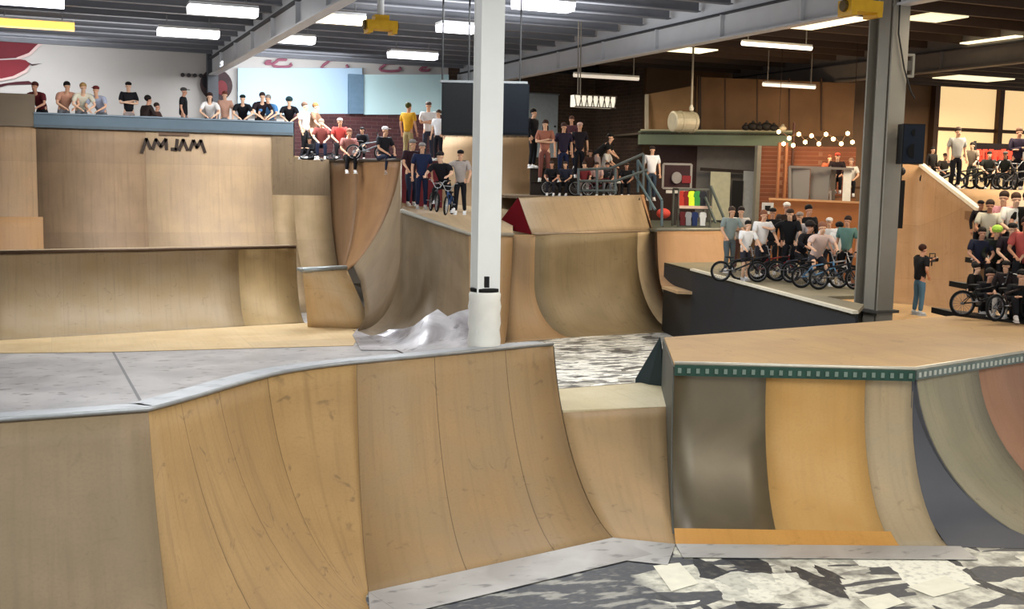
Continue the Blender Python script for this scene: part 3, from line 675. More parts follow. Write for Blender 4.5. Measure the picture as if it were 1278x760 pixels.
o = deckpoly(rm, q, ply('#cfb48a', '#c6a97d', .8, (2.44, 1.22), .4, .2, .3), 'apron', .01); o['label'] = 'pale plywood apron at the foot'
# M2: small bank at its right end
a0, a1 = uz(378, 337, 1.75), uz(432, 334, 1.75)
r2 = thing('bank_ramp', 'small tan plywood bank with grey coping right of the middle quarter pipe', 'ramp', (8, 32, 0))
cb = subdiv([(a0, uz(384, 408, .02)), (a1, uz(466, 410, .02))], 4)
surf(r2, cb, ply('#d8b88c', '#cfa873', .8, (1.22, 1.2), .4, .25, .3), straight=True, n=6)
deckpoly(r2, [a0, a1, a1+Vector((.1, .9, 0)), a0+Vector((0, .9, 0))], plain('#8f9494', .4, .3)); coping(r2, [a0, a1], .07, plain('#a3a9a8', .35, .5))
sidepanel(r2, a1, uz(466, 410, .02), (0.1, .9, 0), plain('#7a6a50'), 0, straight=True)

# ---- V: tall vert ramp
zv = 5.95; YV = 41.0
def vx(x): return uy(x, 250, YV).x
xs = [vx(-60), vx(47), vx(120), vx(183), vx(260), vx(339), vx(366)]
rv = thing('vert_ramp', 'very tall pale plywood vert ramp across the back left carrying big black lettering', 'ramp', (3, 41, 0))
def vcol(x, zt=zv, L=4.4): return (Vector((x, YV, zt)), Vector((x, YV-L, 0)))
surf(rv, [vcol(xs[0]), vcol(xs[1])], ply('#8d7459', '#97795a', .85, (1.22, 2.44), .45, .1, .5))
MB().prism([(xs[0], YV, 7.0), (xs[1], YV, 7.0), (xs[1], YV, zv-.02), (xs[0], YV, zv-.02)], (0, -.05, 0)).build('extension_panel', plain('#6f6150', .6, 0, .15, 1), rv)['label'] = 'grey brown raised panel at the left end'
rows_ = [[q+Vector((0, -.03, .02)) for q in samp([q for q in arc(*vcol(x), 40) if .9 < q.z < 3.1], 8)] for x in (xs[0], xs[0]*.5+xs[1]*.5, xs[1]+.15)]
surf(rv, None, ply('#a27c55', '#9c7855', .9, (9, 9), .45, .1, .5), 'patch_sheet', rows=rows_)
surf(rv, [vcol(x) for x in xs[1:4]], ply('#826b54', '#8b7259', .85, (1.22, 2.44), .45, .1, .5))
surf(rv, [vcol(x) for x in xs[3:6]], ply('#aa9176', '#b59a7a', .85, (1.22, 2.44), .45, .1, .4))
# right edge continues at reduced height
surf(rv, [vcol(xs[5]), vcol(xs[6])], ply('#a58c6c', '#96805f', .85, (3, 2.44), .45, .1, .4))
xe = vx(412)
surf(rv, [vcol(xs[6]+.0, 5.2), vcol(xe, 5.1)], ply('#a58c6c', '#96805f', .85, (3, 2.3), .45, .1, .4))
# repair patch of darker sheets near the top right
mb = MB(); x0, x1 = vx(340), vx(411); za, zb_ = uy(340, 247, YV).z, 5.15
mb.prism([(x0, YV-.02, za), (x1, YV-.02, za), (x1, YV-.02, zb_), (xs[6], YV-.02, zb_), (xs[6], YV-.02, zv-.06), (x0, YV-.02, zv-.06)], (0, -.025, 0)); mb.build('patch_sheet', ply('#6e5c47', '#75634c', 1, (9, 9)), rv, uvs=[(v.x, v.z) for v in mb.v])['label'] = 'darker brown patch sheet'
deckpoly(rv, [(xs[0], YV+.05, 5.55), (xs[6], YV+.05, 5.55), (xs[6], 45.95, 5.55), (xs[0], 45.95, 5.55)], plain('#8a7a66', .6))
MB().prism([(xs[0], YV+.02, 6.98), (xs[1], YV+.02, 6.98), (xs[1], YV+.02, 0), (xs[0], YV+.02, 0)], (0, .1, 0)).build('extension_back', plain('#7c6a55'), rv)
MB().prism([(xs[6], YV, zv), (xs[6], 46, zv), (xs[6], 46, 0), (xs[6], YV, 0)], (.05, 0, 0)).build('side_panel', plain('#2f2a28'), rv)
# kick board
t = thing('kick_board', 'long blue grey painted barrier board along the top of the vert ramp', 'barrier', (xs[1], YV, zv))
MB().prism([(xs[1]-.05, YV+.0, zv+.02), (xs[6], YV, zv+.02), (xs[6], YV, zv+.42), (xs[1]-.05, YV, zv+.42)], (0, -.06, 0)).build('board', plain('#52606a', .5, 0, .12, 1.5), t)
MB().bar((xs[1]-.05, YV-.05, zv+.44), (xs[6], YV-.05, zv+.44), .1, .05).build('top_rail', plain('#6b7780', .5), t)
MB().bar((xs[1]-.05, YV-.05, zv+.02), (xs[6], YV-.05, zv+.02), .12, .1).build('bottom_rail', plain('#4a5358', .5), t)
# lettering AM JAM (A without crossbar), arched, outer legs long
def letters():
    mb = MB(); L0 = uy(176, 189, YV); sc = YV/ FPX*1.0
    def P(x, y): q = uy(x, y, YV); return Vector((q.x, YV-.035, q.z))
    def st(a, b, w_=.11): mb.bar(P(*a), P(*b), w_, .02) if 0 else mb.box((P(*a)+P(*b))/2, ((P(*b)-P(*a)).length+.06, .02, w_), rot=Matrix.Rotation(-math.atan2((P(*b)-P(*a)).z, (P(*b)-P(*a)).x), 3, 'Y'))
    for a, b in [((177, 190), (182.5, 173.5)), ((182.5, 173.5), (187.5, 185)),
                 ((190.5, 185.5), (194.5, 174)), ((194.5, 174), (200.5, 183)), ((200.5, 183), (206.5, 174)), ((207, 174), (207.5, 186)),
                 ((214, 186), (219.5, 186.5)), ((219.5, 186.5), (221, 174.5)),
                 ((223.5, 187), (228.5, 174.5)), ((228.5, 174.5), (233.5, 187)),
                 ((237, 187), (241, 175.5)), ((241.5, 175.5), (245.5, 184)), ((245.5, 184), (250.5, 175.5)), ((250.5, 175.5), (255.5, 190))]: st(a, b)
    return mb
letters().build('lettering', plain('#30241c', .6), rv)['label'] = 'black AM JAM lettering'
mb = MB(); a, b = uy(198, 167, YV), uy(236, 168, YV); mb.box(((a.x+b.x)/2, YV-.035, a.z), (b.x-a.x, .02, .1)); mb.build('lettering', plain('#5a4536', .6), rv)

# ---- V2: bowl corner right of the vert ramp, lower deck where people sit
c0 = (Vector((xs[6]+.03, YV-.05, 5.12)), Vector((xe-.15, YV-3.7, 0)))
tops = [Vector((xe, YV-.01, 5.1)), ud(430, 199, 38.8), ud(455, 200, 37.4), ud(480, 205, 36), ud(500, 208, 35.3)]
tops = [Vector((q.x, q.y, 5.05)) for q in tops]
bots = [Vector((xe-.5, YV-3.5, 0)), uz(388, 372, 0), uz(400, 377, 0), uz(415, 383, 0), uz(430, 390, 0)]
bots = [tops[0]+Vector((0, -4.4, -5.05)), tops[1]+Vector((-1.4, -4.3, -5.05)), tops[2]+Vector((-3.3, -3.3, -5.05)), tops[3]+Vector((-4.8, -2.0, -5.05)), tops[4]+Vector((-5.6, -.5, -5.05))]
rw = thing('bowl_corner_ramp', 'tall brown curved corner ramp with people sitting on its top edge', 'ramp', (10, 37, 0))
cc = subdiv(list(zip(tops, bots)), 3)
def trim(T, B, z=.9): return samp([q for q in arc(T, B, 60) if q.z >= z], 14)
surf(rw, None, ply('#74593f', '#7d5f44', .8, (1.22, 2.44), .4, .2, .5), rows=[trim(*c, z=1.0+.06*i) for i, c in enumerate(cc[:6])]); surf(rw, None, ply('#8a6644', '#7c5a3b', .8, (1.22, 2.44), .4, .2, .5), rows=[trim(*c, z=1.3+.06*i) for i, c in enumerate(cc[5:])])
wr = ud(552, 208, 35.9); wr.z = 5.05
deckpoly(rw, [Vector((xs[6]+.02, YV, 5.1))]+tops+[wr, Vector((14.4, 45.9, 5.05)), Vector((xs[6]+.05, 45.9, 5.05))], plain('#5d5650', .6))
coping(rw, tops, .05, plain('#4d4540', .4, .4))
MB().prism([tops[-1], wr, wr-Vector((0, 0, 5.05)), tops[-1]+Vector((0, 0, -5.05))], (.03, .05, 0)).build('side_panel', plain('#6a1f28', .6), rw)['label'] = 'dark red side wall'
# ---- W: big brown hip ramp under the riders, falling to the silver floor
w0, w1, w2 = ud(500, 263, 31), ud(585, 292, 32), ud(640, 293, 33)
rq = thing('hip_ramp', 'broad dark brown curved hip ramp behind the white column, riders waiting on top', 'ramp', (10, 29, 0))
wb = [uz(447, 380, .02), uz(500, 412, .01), uz(590, 424, 0), uz(640, 424, 0)]
cw = [(tops[-1]+Vector((0, -.03, 0)), bots[-1]+Vector((0, -.03, 0))), (w0, uz(440, 412, .02)), (w0.lerp(w1, .5), uz(515, 446, .01)), (w1, uz(590, 458, 0)), (w2, uz(628, 436, 0))]
cws = subdiv(cw, 4)
surf(rq, None, ply('#7f6d56', '#74634d', .85, (1.22, 2.44), .38, .25, .5), rows=[trim(*c, z=max(.03, 1.7-.42*i)) for i, c in enumerate(cws[:5])])
surf(rq, cws[4:13], ply('#7f6d56', '#74634d', .85, (1.22, 2.44), .38, .25, .5)); 
surf(rq, cws[12:], ply('#a68865', '#ab8a63', .85, (1.22, 9), .38, .25, .5))
wk0, wk1 = ud(500, 249, 37), ud(640, 262, 38)
deckpoly(rq, [w0, w1, w2, wk1, wk0], ply('#b8a283', '#ab9474', .85, (1.22, 1.22)))
coping(rq, [w0, w1, w2], .06, plain('#a8a499', .4, .4))
# silver painted run-out ridges on the floor in front of it
SF = silver('polished_silver', '#dcd9dc', '#8f8a8c', .25, .2, .45)
mb = MB(); q = [uz(x, y, .03) for x, y in ((455, 396), (520, 418), (596, 428), (588, 436), (450, 436), (440, 418))]
deckpoly(rq, q, SF, 'transition_plate', .02)['label'] = 'shiny silver painted floor plate'
# polished patch climbing the transition
pc = []
for s_ in [i/8 for i in range(9)]:
    i = int(5+s_*7.9); T, B = cws[i]; a = arc(T, B, 60); m_ = (16, 22, 25, 23, 27, 31, 29, 32, 34)[int(s_*8)]; pc.append([a[int(j*m_/6)]+Vector((-.02, -.03, .02)) for j in range(7)])
mb = MB(); mb.v = [q for r in pc for q in r]; mb.f = [(i*7+j, (i+1)*7+j, (i+1)*7+j+1, i*7+j+1) for i in range(8) for j in range(6)]
mb.build('metal_patch', SF, rq, smooth=True)['label'] = 'worn silver patch low on the curve'

# ---- Q: tan vertical wall behind the riders
q0, q1 = ud(548, 168, 39.5), ud(662, 169, 40)
rt_ = thing('curved_wall_ramp', 'tall plain tan plywood wall behind the white column', 'ramp', (14, 37, 0))
qb0, qb1 = px(548, 38, 2.6), px(672, 38, 2.6)
surf(rt_, subdiv([(q0, qb0), (q1, qb1)], 3), ply('#b09473', '#a88c6c', .85, (1.22, 2.44), .45, .1, .3))
deckpoly(rt_, [q0, q1, q1+Vector((.5, 2.5, 0)), q0+Vector((.5, 2.5, 0))], plain('#6e5f4d')); sidepanel(rt_, q1, qb1, (.4, 1.5, 0), plain('#6e5a42'), 0)

# ---- G: centre quarter with sloping extension
g0, g1, g2 = ud(636, 293, 33.2), uz(668, 293, 2.9), uz(817, 289, 2.9); g1 = uz(668, 293, 2.9)
gm, gn = uz(796, 290, 2.9), g2
gb = [uz(628, 428, 0), uz(712, 421, 0), uz(842, 414, 0), uz(868, 412, 0)]
rg = thing('quarter_pipe', 'centre quarter pipe with orange, brown and tan sheets and a sloping upper bank', 'ramp', (15, 30, 0))
surf(rg, subdiv([(Vector((g0.x+.05, g0.y, 2.9)), gb[0]+Vector((.05, 0, 0))), (g1, gb[1])], 4), ply('#a68865', '#ab8a63', .85, (9, 9), .38, .25, .4))
surf(rg, subdiv([(g1, gb[1]), (gm, gb[2])], 6), ply('#94805f', '#897656', .85, (1.22, 9), .36, .3, .5))
surf(rg, subdiv([(gm, gb[2]), (gn, gb[3])], 2), ply('#c9ae86', '#bca079', .85, (9, 9), .38, .25, .4))
sidepanel(rg, gn, gb[3], (.2, 2.5, 0), plain('#4b3d30'), 0)
h0, h1 = ud(647, 246, 35.6), ud(799, 243, 36.6)
surf(rg, subdiv([(h0, g1+Vector((-.05, .1, .02))), (h1, g2+Vector((-.1, .1, .02)))], 4), ply('#b49a78', '#bb9f7b', .8, (1.22, 1.3), .45, .15, .5), 'upper_bank', straight=True, n=6)
TRI = plain('#551318', .95, 0, .11, 2.1); TRI.node_tree.nodes['Principled BSDF'].inputs['Specular IOR Level'].default_value = 0
MB().prism([h0, g1+Vector((-.03, .08, 0)), ud(618, 284, 35.5)], (.03, .06, 0)).build('side_panel', TRI, rg)['label'] = 'dark red triangular side panel'
MB().prism([h1, g2+Vector((0, .1, 0)), g2+Vector((.4, 2.4, 0)), h1+Vector((.3, .3, 0))], (.04, 0, -.05)).build('side_panel', plain('#b08560', .55), rg)
coping(rg, [g1+Vector((0, 0, .02)), g2+Vector((0, 0, .02))], .04, plain('#a58e74', .4, .3))
# deck behind the extension, for the grandstand
HG = 4.0
t0, t1 = px(640, 36, HG), px(815, 36.8, HG)
deckpoly(rg, [Vector((h0.x, h0.y, HG)), Vector((h1.x, h1.y, HG)), Vector((h1.x+.8, h1.y+1.2, HG)), Vector((h1.x+1.5, h1.y+6, HG)), Vector((h0.x+1.2, h0.y+6.5, HG)), Vector((h0.x-.2, h0.y+.6, HG))], plain('#6a5a48', .6))
# ---- N: orange quarter right of it
n0, n1 = px(820, 36, 3.0), px(911, 36, 3.05)
rn = thing('quarter_pipe', 'short orange tan quarter pipe below the clothes rail stand', 'ramp', (19, 30, 0))
nb0, nb1 = px(826, 32.9, 1.5), px(935, 32.3, 1.5)
surf(rn, subdiv([(n0, nb0), (n1, nb1)], 4), ply('#a5805c', '#ad8662', .85, (2.44, 9), .4, .15, .25))
deckpoly(rn, [n0, n1, n1+Vector((4, 7, 0)), n0+Vector((1.5, 8, 0))], plain('#6d7064', .5)); coping(rn, [n0, n1], .06, plain('#8c8a7c', .4, .3))
sidepanel(rn, n1, nb1, (.5, 1.5, 0), plain('#8a6040'), 0)
deckpoly(rn, [nb0, nb1, nb1+Vector((-.1, -1.2, 0)), nb0+Vector((-.3, -1.4, 0))], ply('#c3a37c', None), 'apron')
# orange ply wall right of crowd and glass box above
o0, o1 = px(962, 35, 2.1), px(1075, 33.5, 2.1)
def quadwall(name, label, cat, x0, x1, yt0, yt1, yb, D0, D1, mat, t=.12):
    a, b = ud(x0, yt0, D0), ud(x1, yt1, D1); c, d = ud(x1, yb, D1), ud(x0, yb, D0)
    c = Vector((b.x, b.y, c.z)); d = Vector((a.x, a.y, d.z)); nn = (b-a).cross(Vector((0, 0, 1))).normalized()
    o = MB().prism([a, b, c, d], -nn*t); return o
mb = quadwall('x', '', '', 960, 1078, 248, 253, 372, 36, 34.5, None); 
t = thing('plywood_barrier', 'orange brown plywood barrier wall behind the rider crowd', 'barrier', tuple(ud(960, 372, 36)))
mb.build('panel', plain('#a5683c', .5, 0, .2, 1.2), t)
pa, pb = ud(960, 248, 35.9), ud(1078, 253, 34.4); MB().bar(pa, pb, .1, .06).build('top_rail', plain('#c09065', .5), t)
# mirrored booth
t = thing('glass_booth', 'grey glazed booth with dusty panes above the orange barrier', 'booth', tuple(ud(985, 256, 38)))
GL = bpy.data.materials.new('dusty_glass'); GL.use_nodes = True; b_ = GL.node_tree.nodes['Principled BSDF']; b_.inputs['Base Color'].default_value = lin('#a39d94'); b_.inputs['Roughness'].default_value = .15; b_.inputs['Metallic'].default_value = .3; b_.inputs['Alpha'].default_value = .75
for (xa, xb) in ((987, 1011), (1012, 1036)): quadwall('', '', '', xa, xb, 208, 209, 256, 38, 37.7, None, .04).build('pane', GL, t)
quadwall('', '', '', 1038, 1044, 209, 209, 256, 37.6, 37.6, None, .05).build('door_post', plain('#5b4f45'), t)
quadwall('', '', '', 1053, 1063, 212, 212, 257, 37.5, 37.4, None, .05).build('side_panel', plain('#e6dfd0'), t)
mb = MB(); mb.bar(ud(985, 208, 37.9), ud(1066, 211, 37.3), .08, .08); mb.bar(ud(985, 258, 37.9), ud(1066, 260, 37.3), .08, .08); mb.bar(ud(985.5, 208, 37.9), ud(985.5, 258, 37.9), .08, .08); mb.bar(ud(1036.5, 208, 37.9), ud(1036.5, 258, 37.6), .06, .06); mb.build('frame', plain('#7b7068', .5), t)
# counter shelf in front of lights
# ------------------------------------------------------------------ mezzanine
mz0, mz1 = ud(801, 176, 42), ud(992, 176, 40.5)
mzz = 6.2
t = thing('mezzanine', 'mezzanine office with pale green steel edge beam above a dark recess', 'mezzanine', (23, 37, 0))
ma, mbx = ud(800, 164, 41.5), ud(946, 168, 40.5)
def hz(p, z): return Vector((p.x, p.y, z))
A_, B_ = ud(799, 172, 42), ud(990, 176, 40.6)
zt, zb2 = ud(870, 164, 41.5).z, ud(870, 181, 41.5).z
MB().prism([hz(A_, zt), hz(B_, zt), hz(B_, zb2), hz(A_, zb2)], (.05, .25, 0)).build('edge_beam', plain('#68735f', .5, 0, .15, 1.5), t)
MB().bar(hz(A_, zt)+Vector((0, -.03, .03)), hz(B_, zt)+Vector((0, -.03, .03)), .15, .06).build('beam_flange', plain('#a8a488', .5), t)
deckpoly(t, [hz(A_, zt-.05), hz(B_, zt-.05), Vector((B_.x+1.5, 41.25, zt-.05)), Vector((A_.x+.5, 41.25, zt-.05))], plain('#4b4238'), 'floor_slab')
MB().prism([hz(ud(945, 200, 40.8), zb2), hz(ud(950, 200, 40.8), zb2), hz(ud(950, 200, 40.8), 2.6), hz(ud(945, 200, 40.8), 2.6)], (.02, .2, 0)).build('post', plain('#8b8577', .5), t)
a, b = hz(ud(950, 200, 40.9), zb2), hz(ud(1068, 200, 40), zb2+.0)
MB().prism([a, b, hz(b, 2.6), hz(a, 2.6)], (.05, .12, 0)).build('brick_panel', brickmat('red_brick', '#8d4e2f', '#7a4329', '#9a6b50'), t)
a, b = hz(ud(815, 200, 43.5), zb2), hz(ud(872, 200, 43), zb2); MB().prism([a, b, hz(b, 2.6), hz(a, 2.6)], (.02, .1, 0)).build('back_wall', plain('#3c2a26', .7), t)
a, b = hz(ud(870, 200, 43), zb2), hz(ud(946, 200, 42.3), zb2); MB().prism([a, b, hz(b, 2.6), hz(a, 2.6)], (.02, .1, 0)).build('back_wall', plain('#77716a', .7), t)
a, b = ud(874, 211, 42.5), ud(940, 215, 42); MB().bar(a, b, .12, .12).build('canopy_rail', plain('#352c28', .7), t)
quadwall('', '', '', 887, 912, 214, 215, 275, 42.3, 42.1, None, .06).build('door', plain('#c9c6a8', .6), t)['label'] = 'pale cream doorway'
quadwall('', '', '', 914, 928, 225, 226, 275, 42.1, 42.0, None, .06).build('door', plain('#1a1715', .6), t)['label'] = 'dark doorway'
quadwall('', '', '', 928, 944, 213, 214, 275, 42, 41.8, None, .06).build('door_frame', plain('#a8a8a4', .6), t)
mb = MB(); 
for x in (972, 981): mb.tube([hz(ud(x, 200, 40), zb2+.1), hz(ud(x, 200, 40), 3)], .06, 8)
mb.build('pipe', plain('#a06a48', .5), t)
mb = MB(); mb.tube([hz(ud(989, 200, 40), zt+.3), hz(ud(989, 200, 40), 3)], .05, 8); mb.build('pipe', plain('#4b2d22', .5), t)
# upper board walls on the mezzanine; light on the left panel put into its colour
quadwall('', '', '', 806, 866, 118, 107, 164, 43, 42.2, None, .1).build('upper_wall', plain('#8f6e4a', .7, 0, .25, 1), t)
quadwall('', '', '', 870, 1068, 96, 104, 170, 42.2, 41.0, None, .1).build('upper_wall', plain('#7a5a3c', .7, 0, .35, .8), t)
mb = MB(); mb.bar(ud(807, 118, 42.9), ud(807, 163, 42.9), .12, .12); mb.build('wall_trim', plain('#b7ac96', .5), t)
mb = MB(); mb.bar(ud(873, 95, 42), ud(873, 163, 42), .1, .1); mb.build('wall_trim', plain('#3a2c20', .5), t)
mb = MB()
for x in (905, 945, 985, 1025): mb.bar(ud(x, 98, 41.2), ud(x, 163, 41.2), .05, .05)
mb.build('wall_trim', plain('#4b3524', .5), t)
p = ud(853, 152, 39.8)
t = thing('duct_drum', 'cream ribbed metal drum lying on the mezzanine edge', 'drum', p)
mb = MB(); mb.lathe(p, [(.30, -.46), (.36, -.44), (.36, -.2), (.385, -.18), (.385, -.14), (.36, -.12), (.36, .3), (.385, .32), (.36, .36), (.36, .44), (.32, .46)], 24, 'X'); mb.build('drum_body', plain('#d8ccae', .4, .2), t, smooth=False)
mb = MB(); mb.lathe(p+Vector((.48, 0, 0)), [(.3, -.02), (.28, .02), (.06, .03)], 20, 'X'); mb.build('lid', plain('#9b9078', .4), t)
p = ud(863, 135, 37)
t = thing('hanging_rod', 'thin pale rod hanging from the ceiling above the drum', 'rod', p)
mb = MB(); mb.tube([p, p+Vector((-.02, 0, 9.8-p.z))], .035, 8); mb.build('rod', plain('#a89a82', .5), t); MB().lathe(p, [(.03, .12), (.08, 0), (.06, -.08), (.02, -.1)], 12).build('rod_end', plain('#cfc6b0', .5), t)
for i, (x, y, s_) in enumerate([(931, 158, .22), (940, 154, .3), (948, 157, .26), (957, 155, .32), (966, 158, .24), (977, 160, .2)]):
    p = ud(x, y, 40); p.z = zt+s_*.5
    t = thing('storage_bag', ['small dark bag at the left end of the pile on the mezzanine', 'taller black bag second in the pile on the mezzanine', 'dark grey bag in the middle of the mezzanine pile', 'largest black bag in the mezzanine pile', 'dark brown bag right in the mezzanine pile', 'pale flat bag at the right end of the mezzanine pile'][i], 'bag', p, 'bags piled on the mezzanine')
    MB().ball(p, s_*.6, 8, (1.3, .8, .8)).build('bag_body', plain('#1c1916' if i < 5 else '#b8ab90', .7), t, smooth=True); MB().ball(p+Vector((0, 0, s_*.5)), .06, 6).build('knot', plain('#2a2622' if i < 5 else '#9a8f78', .7), t)
# string lights
t = thing('string_lights', 'garland of warm glowing bulbs strung above the glass booth', 'string lights', tuple(ud(1020, 175, 38)))
pts = [(972, 163), (985, 171), (997, 166), (1005, 176), (1013, 168), (1022, 178), (1031, 166), (1040, 172), (1050, 178), (1058, 165), (1064, 176), (978, 178), (990, 180)]
path = [ud(x, y, 38.2) for x, y in pts[:11]]
mb = MB(); mb.tube(path, .015, 5); mb.tube([path[0], Vector((path[0].x, path[0].y, 9.8))], .012, 5); mb.tube([path[-1], Vector((path[-1].x, path[-1].y, 9.8))], .012, 5); mb.build('wire', plain('#3a2a1c'), t)
for x, y in pts: MB().ball(ud(x, y, 38.2)-Vector((0, 0, .04)), .07, 8).build('bulb', emit('#ffc98a', 10), t, smooth=True)
pg = ud(1018, 172, 38.0); area('string_lights_glow', tuple(pg), (2.2, .6), 60, (1, .72, .42), (math.pi/2, 0, -YAW+.0))
# basketball backboard
p = ud(845, 220, 38.5)
t = thing('basketball_backboard', 'framed dark board with a grey ball motif behind the clothes stand', 'backboard', p)
w_, h_ = 35*38.5/FPX, 30*38.5/FPX
MB().box(p, (w_*.92, .04, h_*.92), -YAW).build('board', plain('#3a2224', .6), t)
mb = MB()
for s_ in (-1, 1): mb.box(p+Vector((s_*w_/2*math.cos(YAW), -s_*w_/2*math.sin(YAW), 0)), (.07, .07, h_), -YAW); mb.box(p+Vector((0, 0, s_*h_/2)), (w_, .07, .07), -YAW)
mb.build('frame', plain('#9a938c', .5), t)
MB().lathe(p+Vector((-.05, -.06, -.05)), [(.2, -.02), (.2, .02), (.17, .03)], 20, 'Y').build('ball_motif', plain('#8f8884', .6), t)
MB().box(p+Vector((.28, -.16, -.1)), (.3, .03, .25), -YAW).build('red_mark', plain('#8a2c30', .6), t)
MB().box(p+Vector((0, -.05, -h_/2-.12)), (w_*.8, .1, .1), -YAW).build('shelf', plain('#d8d2c8', .5), t)
pst = MB(); pst.bar(p+Vector((0, .06, -h_/2)), Vector((p.x, p.y+.06, 3.05)), .1, .1); pst.build('post', plain('#3a3533', .5), t)
# clothes stand (metal frame with bright shirts)
p0 = px(846, 37, 3.06); p1 = px(886, 37, 3.06)
t = thing('clothes_stand', 'grey metal stand hung with red, neon yellow and green shirts', 'stand', tuple((p0+p1)/2))
mb = MB(); hh = 1.25
for q in (p0, p1): mb.bar(q, q+Vector((0, 0, hh)), .06, .06); mb.bar(q+Vector((.2, .7, 0)), q+Vector((.2, .7, hh)), .06, .06)
for zz in (.05, .62, hh): mb.bar(p0+Vector((0, 0, zz)), p1+Vector((0, 0, zz)), .06, .06)
for q in (p0, p1): mb.bar(q+Vector((0, 0, hh)), q+Vector((.2, .7, hh)), .05, .05)
mb.build('frame', plain('#66665f', .5, .3), t)
mb = MB(); mb.bar(ud(887, 232, 36.8), ud(905, 276, 36.5), .08, .06); mb.bar(ud(880, 246, 36.8), ud(893, 278, 36.5), .07, .06); mb.build('brace', plain('#58605c', .5, .3), t)
MB().bar(p0+Vector((0, -.03, .66)), p1+Vector((0, -.03, .66)), .1, .09).build('shelf_edge', plain('#d8b9a8', .5), t)
def garment(q, w_, h_, mat, nm='shirt'):
    mb = MB(); P_ = [(-.5, 1), (-.2, 1.06), (.2, 1.06), (.5, 1), (.62, .7), (.45, .62), (.42, 0), (-.42, 0), (-.45, .62), (-.62, .7)]
    mb.prism([q+Vector((x*w_, -x*w_*.4, y*h_)) for x, y in P_], (.03, .09, 0)); return mb
for i, (x, c, lab) in enumerate([(851, '#b5382c', 'red shirt hanging at the left of the clothes stand'), (857, '#7c1e1e', 'dark red shirt hanging on the clothes stand'), (863, '#d6ee3a', 'neon yellow shirt hanging on the clothes stand'), (870, '#3c8f45', 'green shirt hanging on the clothes stand'), (877, '#2b2b33', 'black shirt hanging at the right of the clothes stand')]):
    q = px(x, 36.9, 3.72); tag(garment(q, .2, .5, None).build('shirt', plain(c, .7)), lab, 'shirt', 'shirts on the clothes stand')
for i, (x, c, lab) in enumerate([(852, '#5a1f24', 'maroon bundle on the lower shelf of the clothes stand'), (859, '#8d8f96', 'grey bundle on the lower shelf of the clothes stand'), (867, '#24325e', 'navy bundle on the lower shelf of the clothes stand'), (877, '#d7d9dc', 'white bundle on the lower shelf of the clothes stand')]):
    q = px(x, 36.9, 3.12); tag(garment(q, .18, .42, None).build('shirt', plain(c, .7)), lab, 'shirt', 'folded clothes below the stand')
p = px(828, 36.8, 3.5)
t = thing('paper_lantern', 'red round lantern hanging left of the clothes stand', 'lantern', p); MB().ball(p, .2, 12, (1.2, 1, .85)).build('shade', plain('#c2473c', .6), t, smooth=True); mb = MB(); mb.tube([p+Vector((0, 0, -.44)), p], .02, 6); mb.build('stem', plain('#3a2622'), t)
# white door/board at far brick wall
for (xa, xb, ya, yb, D, c, lab, nm) in [(661, 697, 117, 196, 44, '#b9c2c4', 'plain pale grey door in the dark brick wall', 'steel_door')]:
    t = thing(nm, lab, 'door', tuple(ud(679, 190, D))); a, b = ud(xa, ya, 47), ud(xb, ya, 47)
    Yd = 45.9; a, b = uy(xa, ya, Yd), uy(xb, ya, Yd); c_ = uy(xa, yb, Yd)
    MB().prism([(a.x, Yd, a.z), (b.x, Yd, a.z), (b.x, Yd, c_.z), (a.x, Yd, c_.z)], (0, .06, 0)).build('door_leaf', plain(c, .6), t)
    MB().prism([(a.x-.06, Yd-.01, a.z+.06), (b.x+.06, Yd-.01, a.z+.06), (b.x+.06, Yd-.01, a.z), (a.x-.06, Yd-.01, a.z)], (0, .09, 0)).build('door_frame', plain('#8d9496'), t)
    MB().ball((b.x-.15, Yd-.05, (a.z+c_.z)/2), .05, 8).build('handle', plain('#555555', .3, .8), t)
# back wall fittings: blue lit boards, brick band, mural shapes, disc
def wallquad(name, x0, x1, y0, y1, Y, mat, label, cat, t=.08, parts=True):
    a = uy(x0, y0, Y); b = uy(x1, y0, Y); c = uy(x1, y1, Y); d = uy(x0, y1, Y)
    mb = MB().prism([a, b, c, d], (0, t, 0)); return tag(mb.build(name, mat), label, cat)
wallquad('wall_board', 297, 452, 85, 143, 45.7, plain('#bcd8f0', .6, 0, .05, .5), 'long pale blue board on the back wall left of the corner', 'board')
wallquad('wall_board', 454, 560, 93, 143, 45.5, plain('#d6f7fc', .6, 0, .03, .5), 'bright cyan white board on the back wall right of the corner', 'board')
struct('trim_9', MB().prism([uy(436, 92, 45.4), uy(454, 93, 45.4), uy(454, 142, 45.4), uy(436, 142, 45.4)], (0, .25, 0)), plain('#6f8ba3', .6))
struct('trim_10', MB().prism([uy(362, 142, 45.6), uy(556, 142, 45.6), uy(556, 200, 45.6), uy(362, 200, 45.6)], (0, .1, 0)), brickmat('maroon_brick', '#5e3234', '#4a2a2e', '#6a4a4a'))
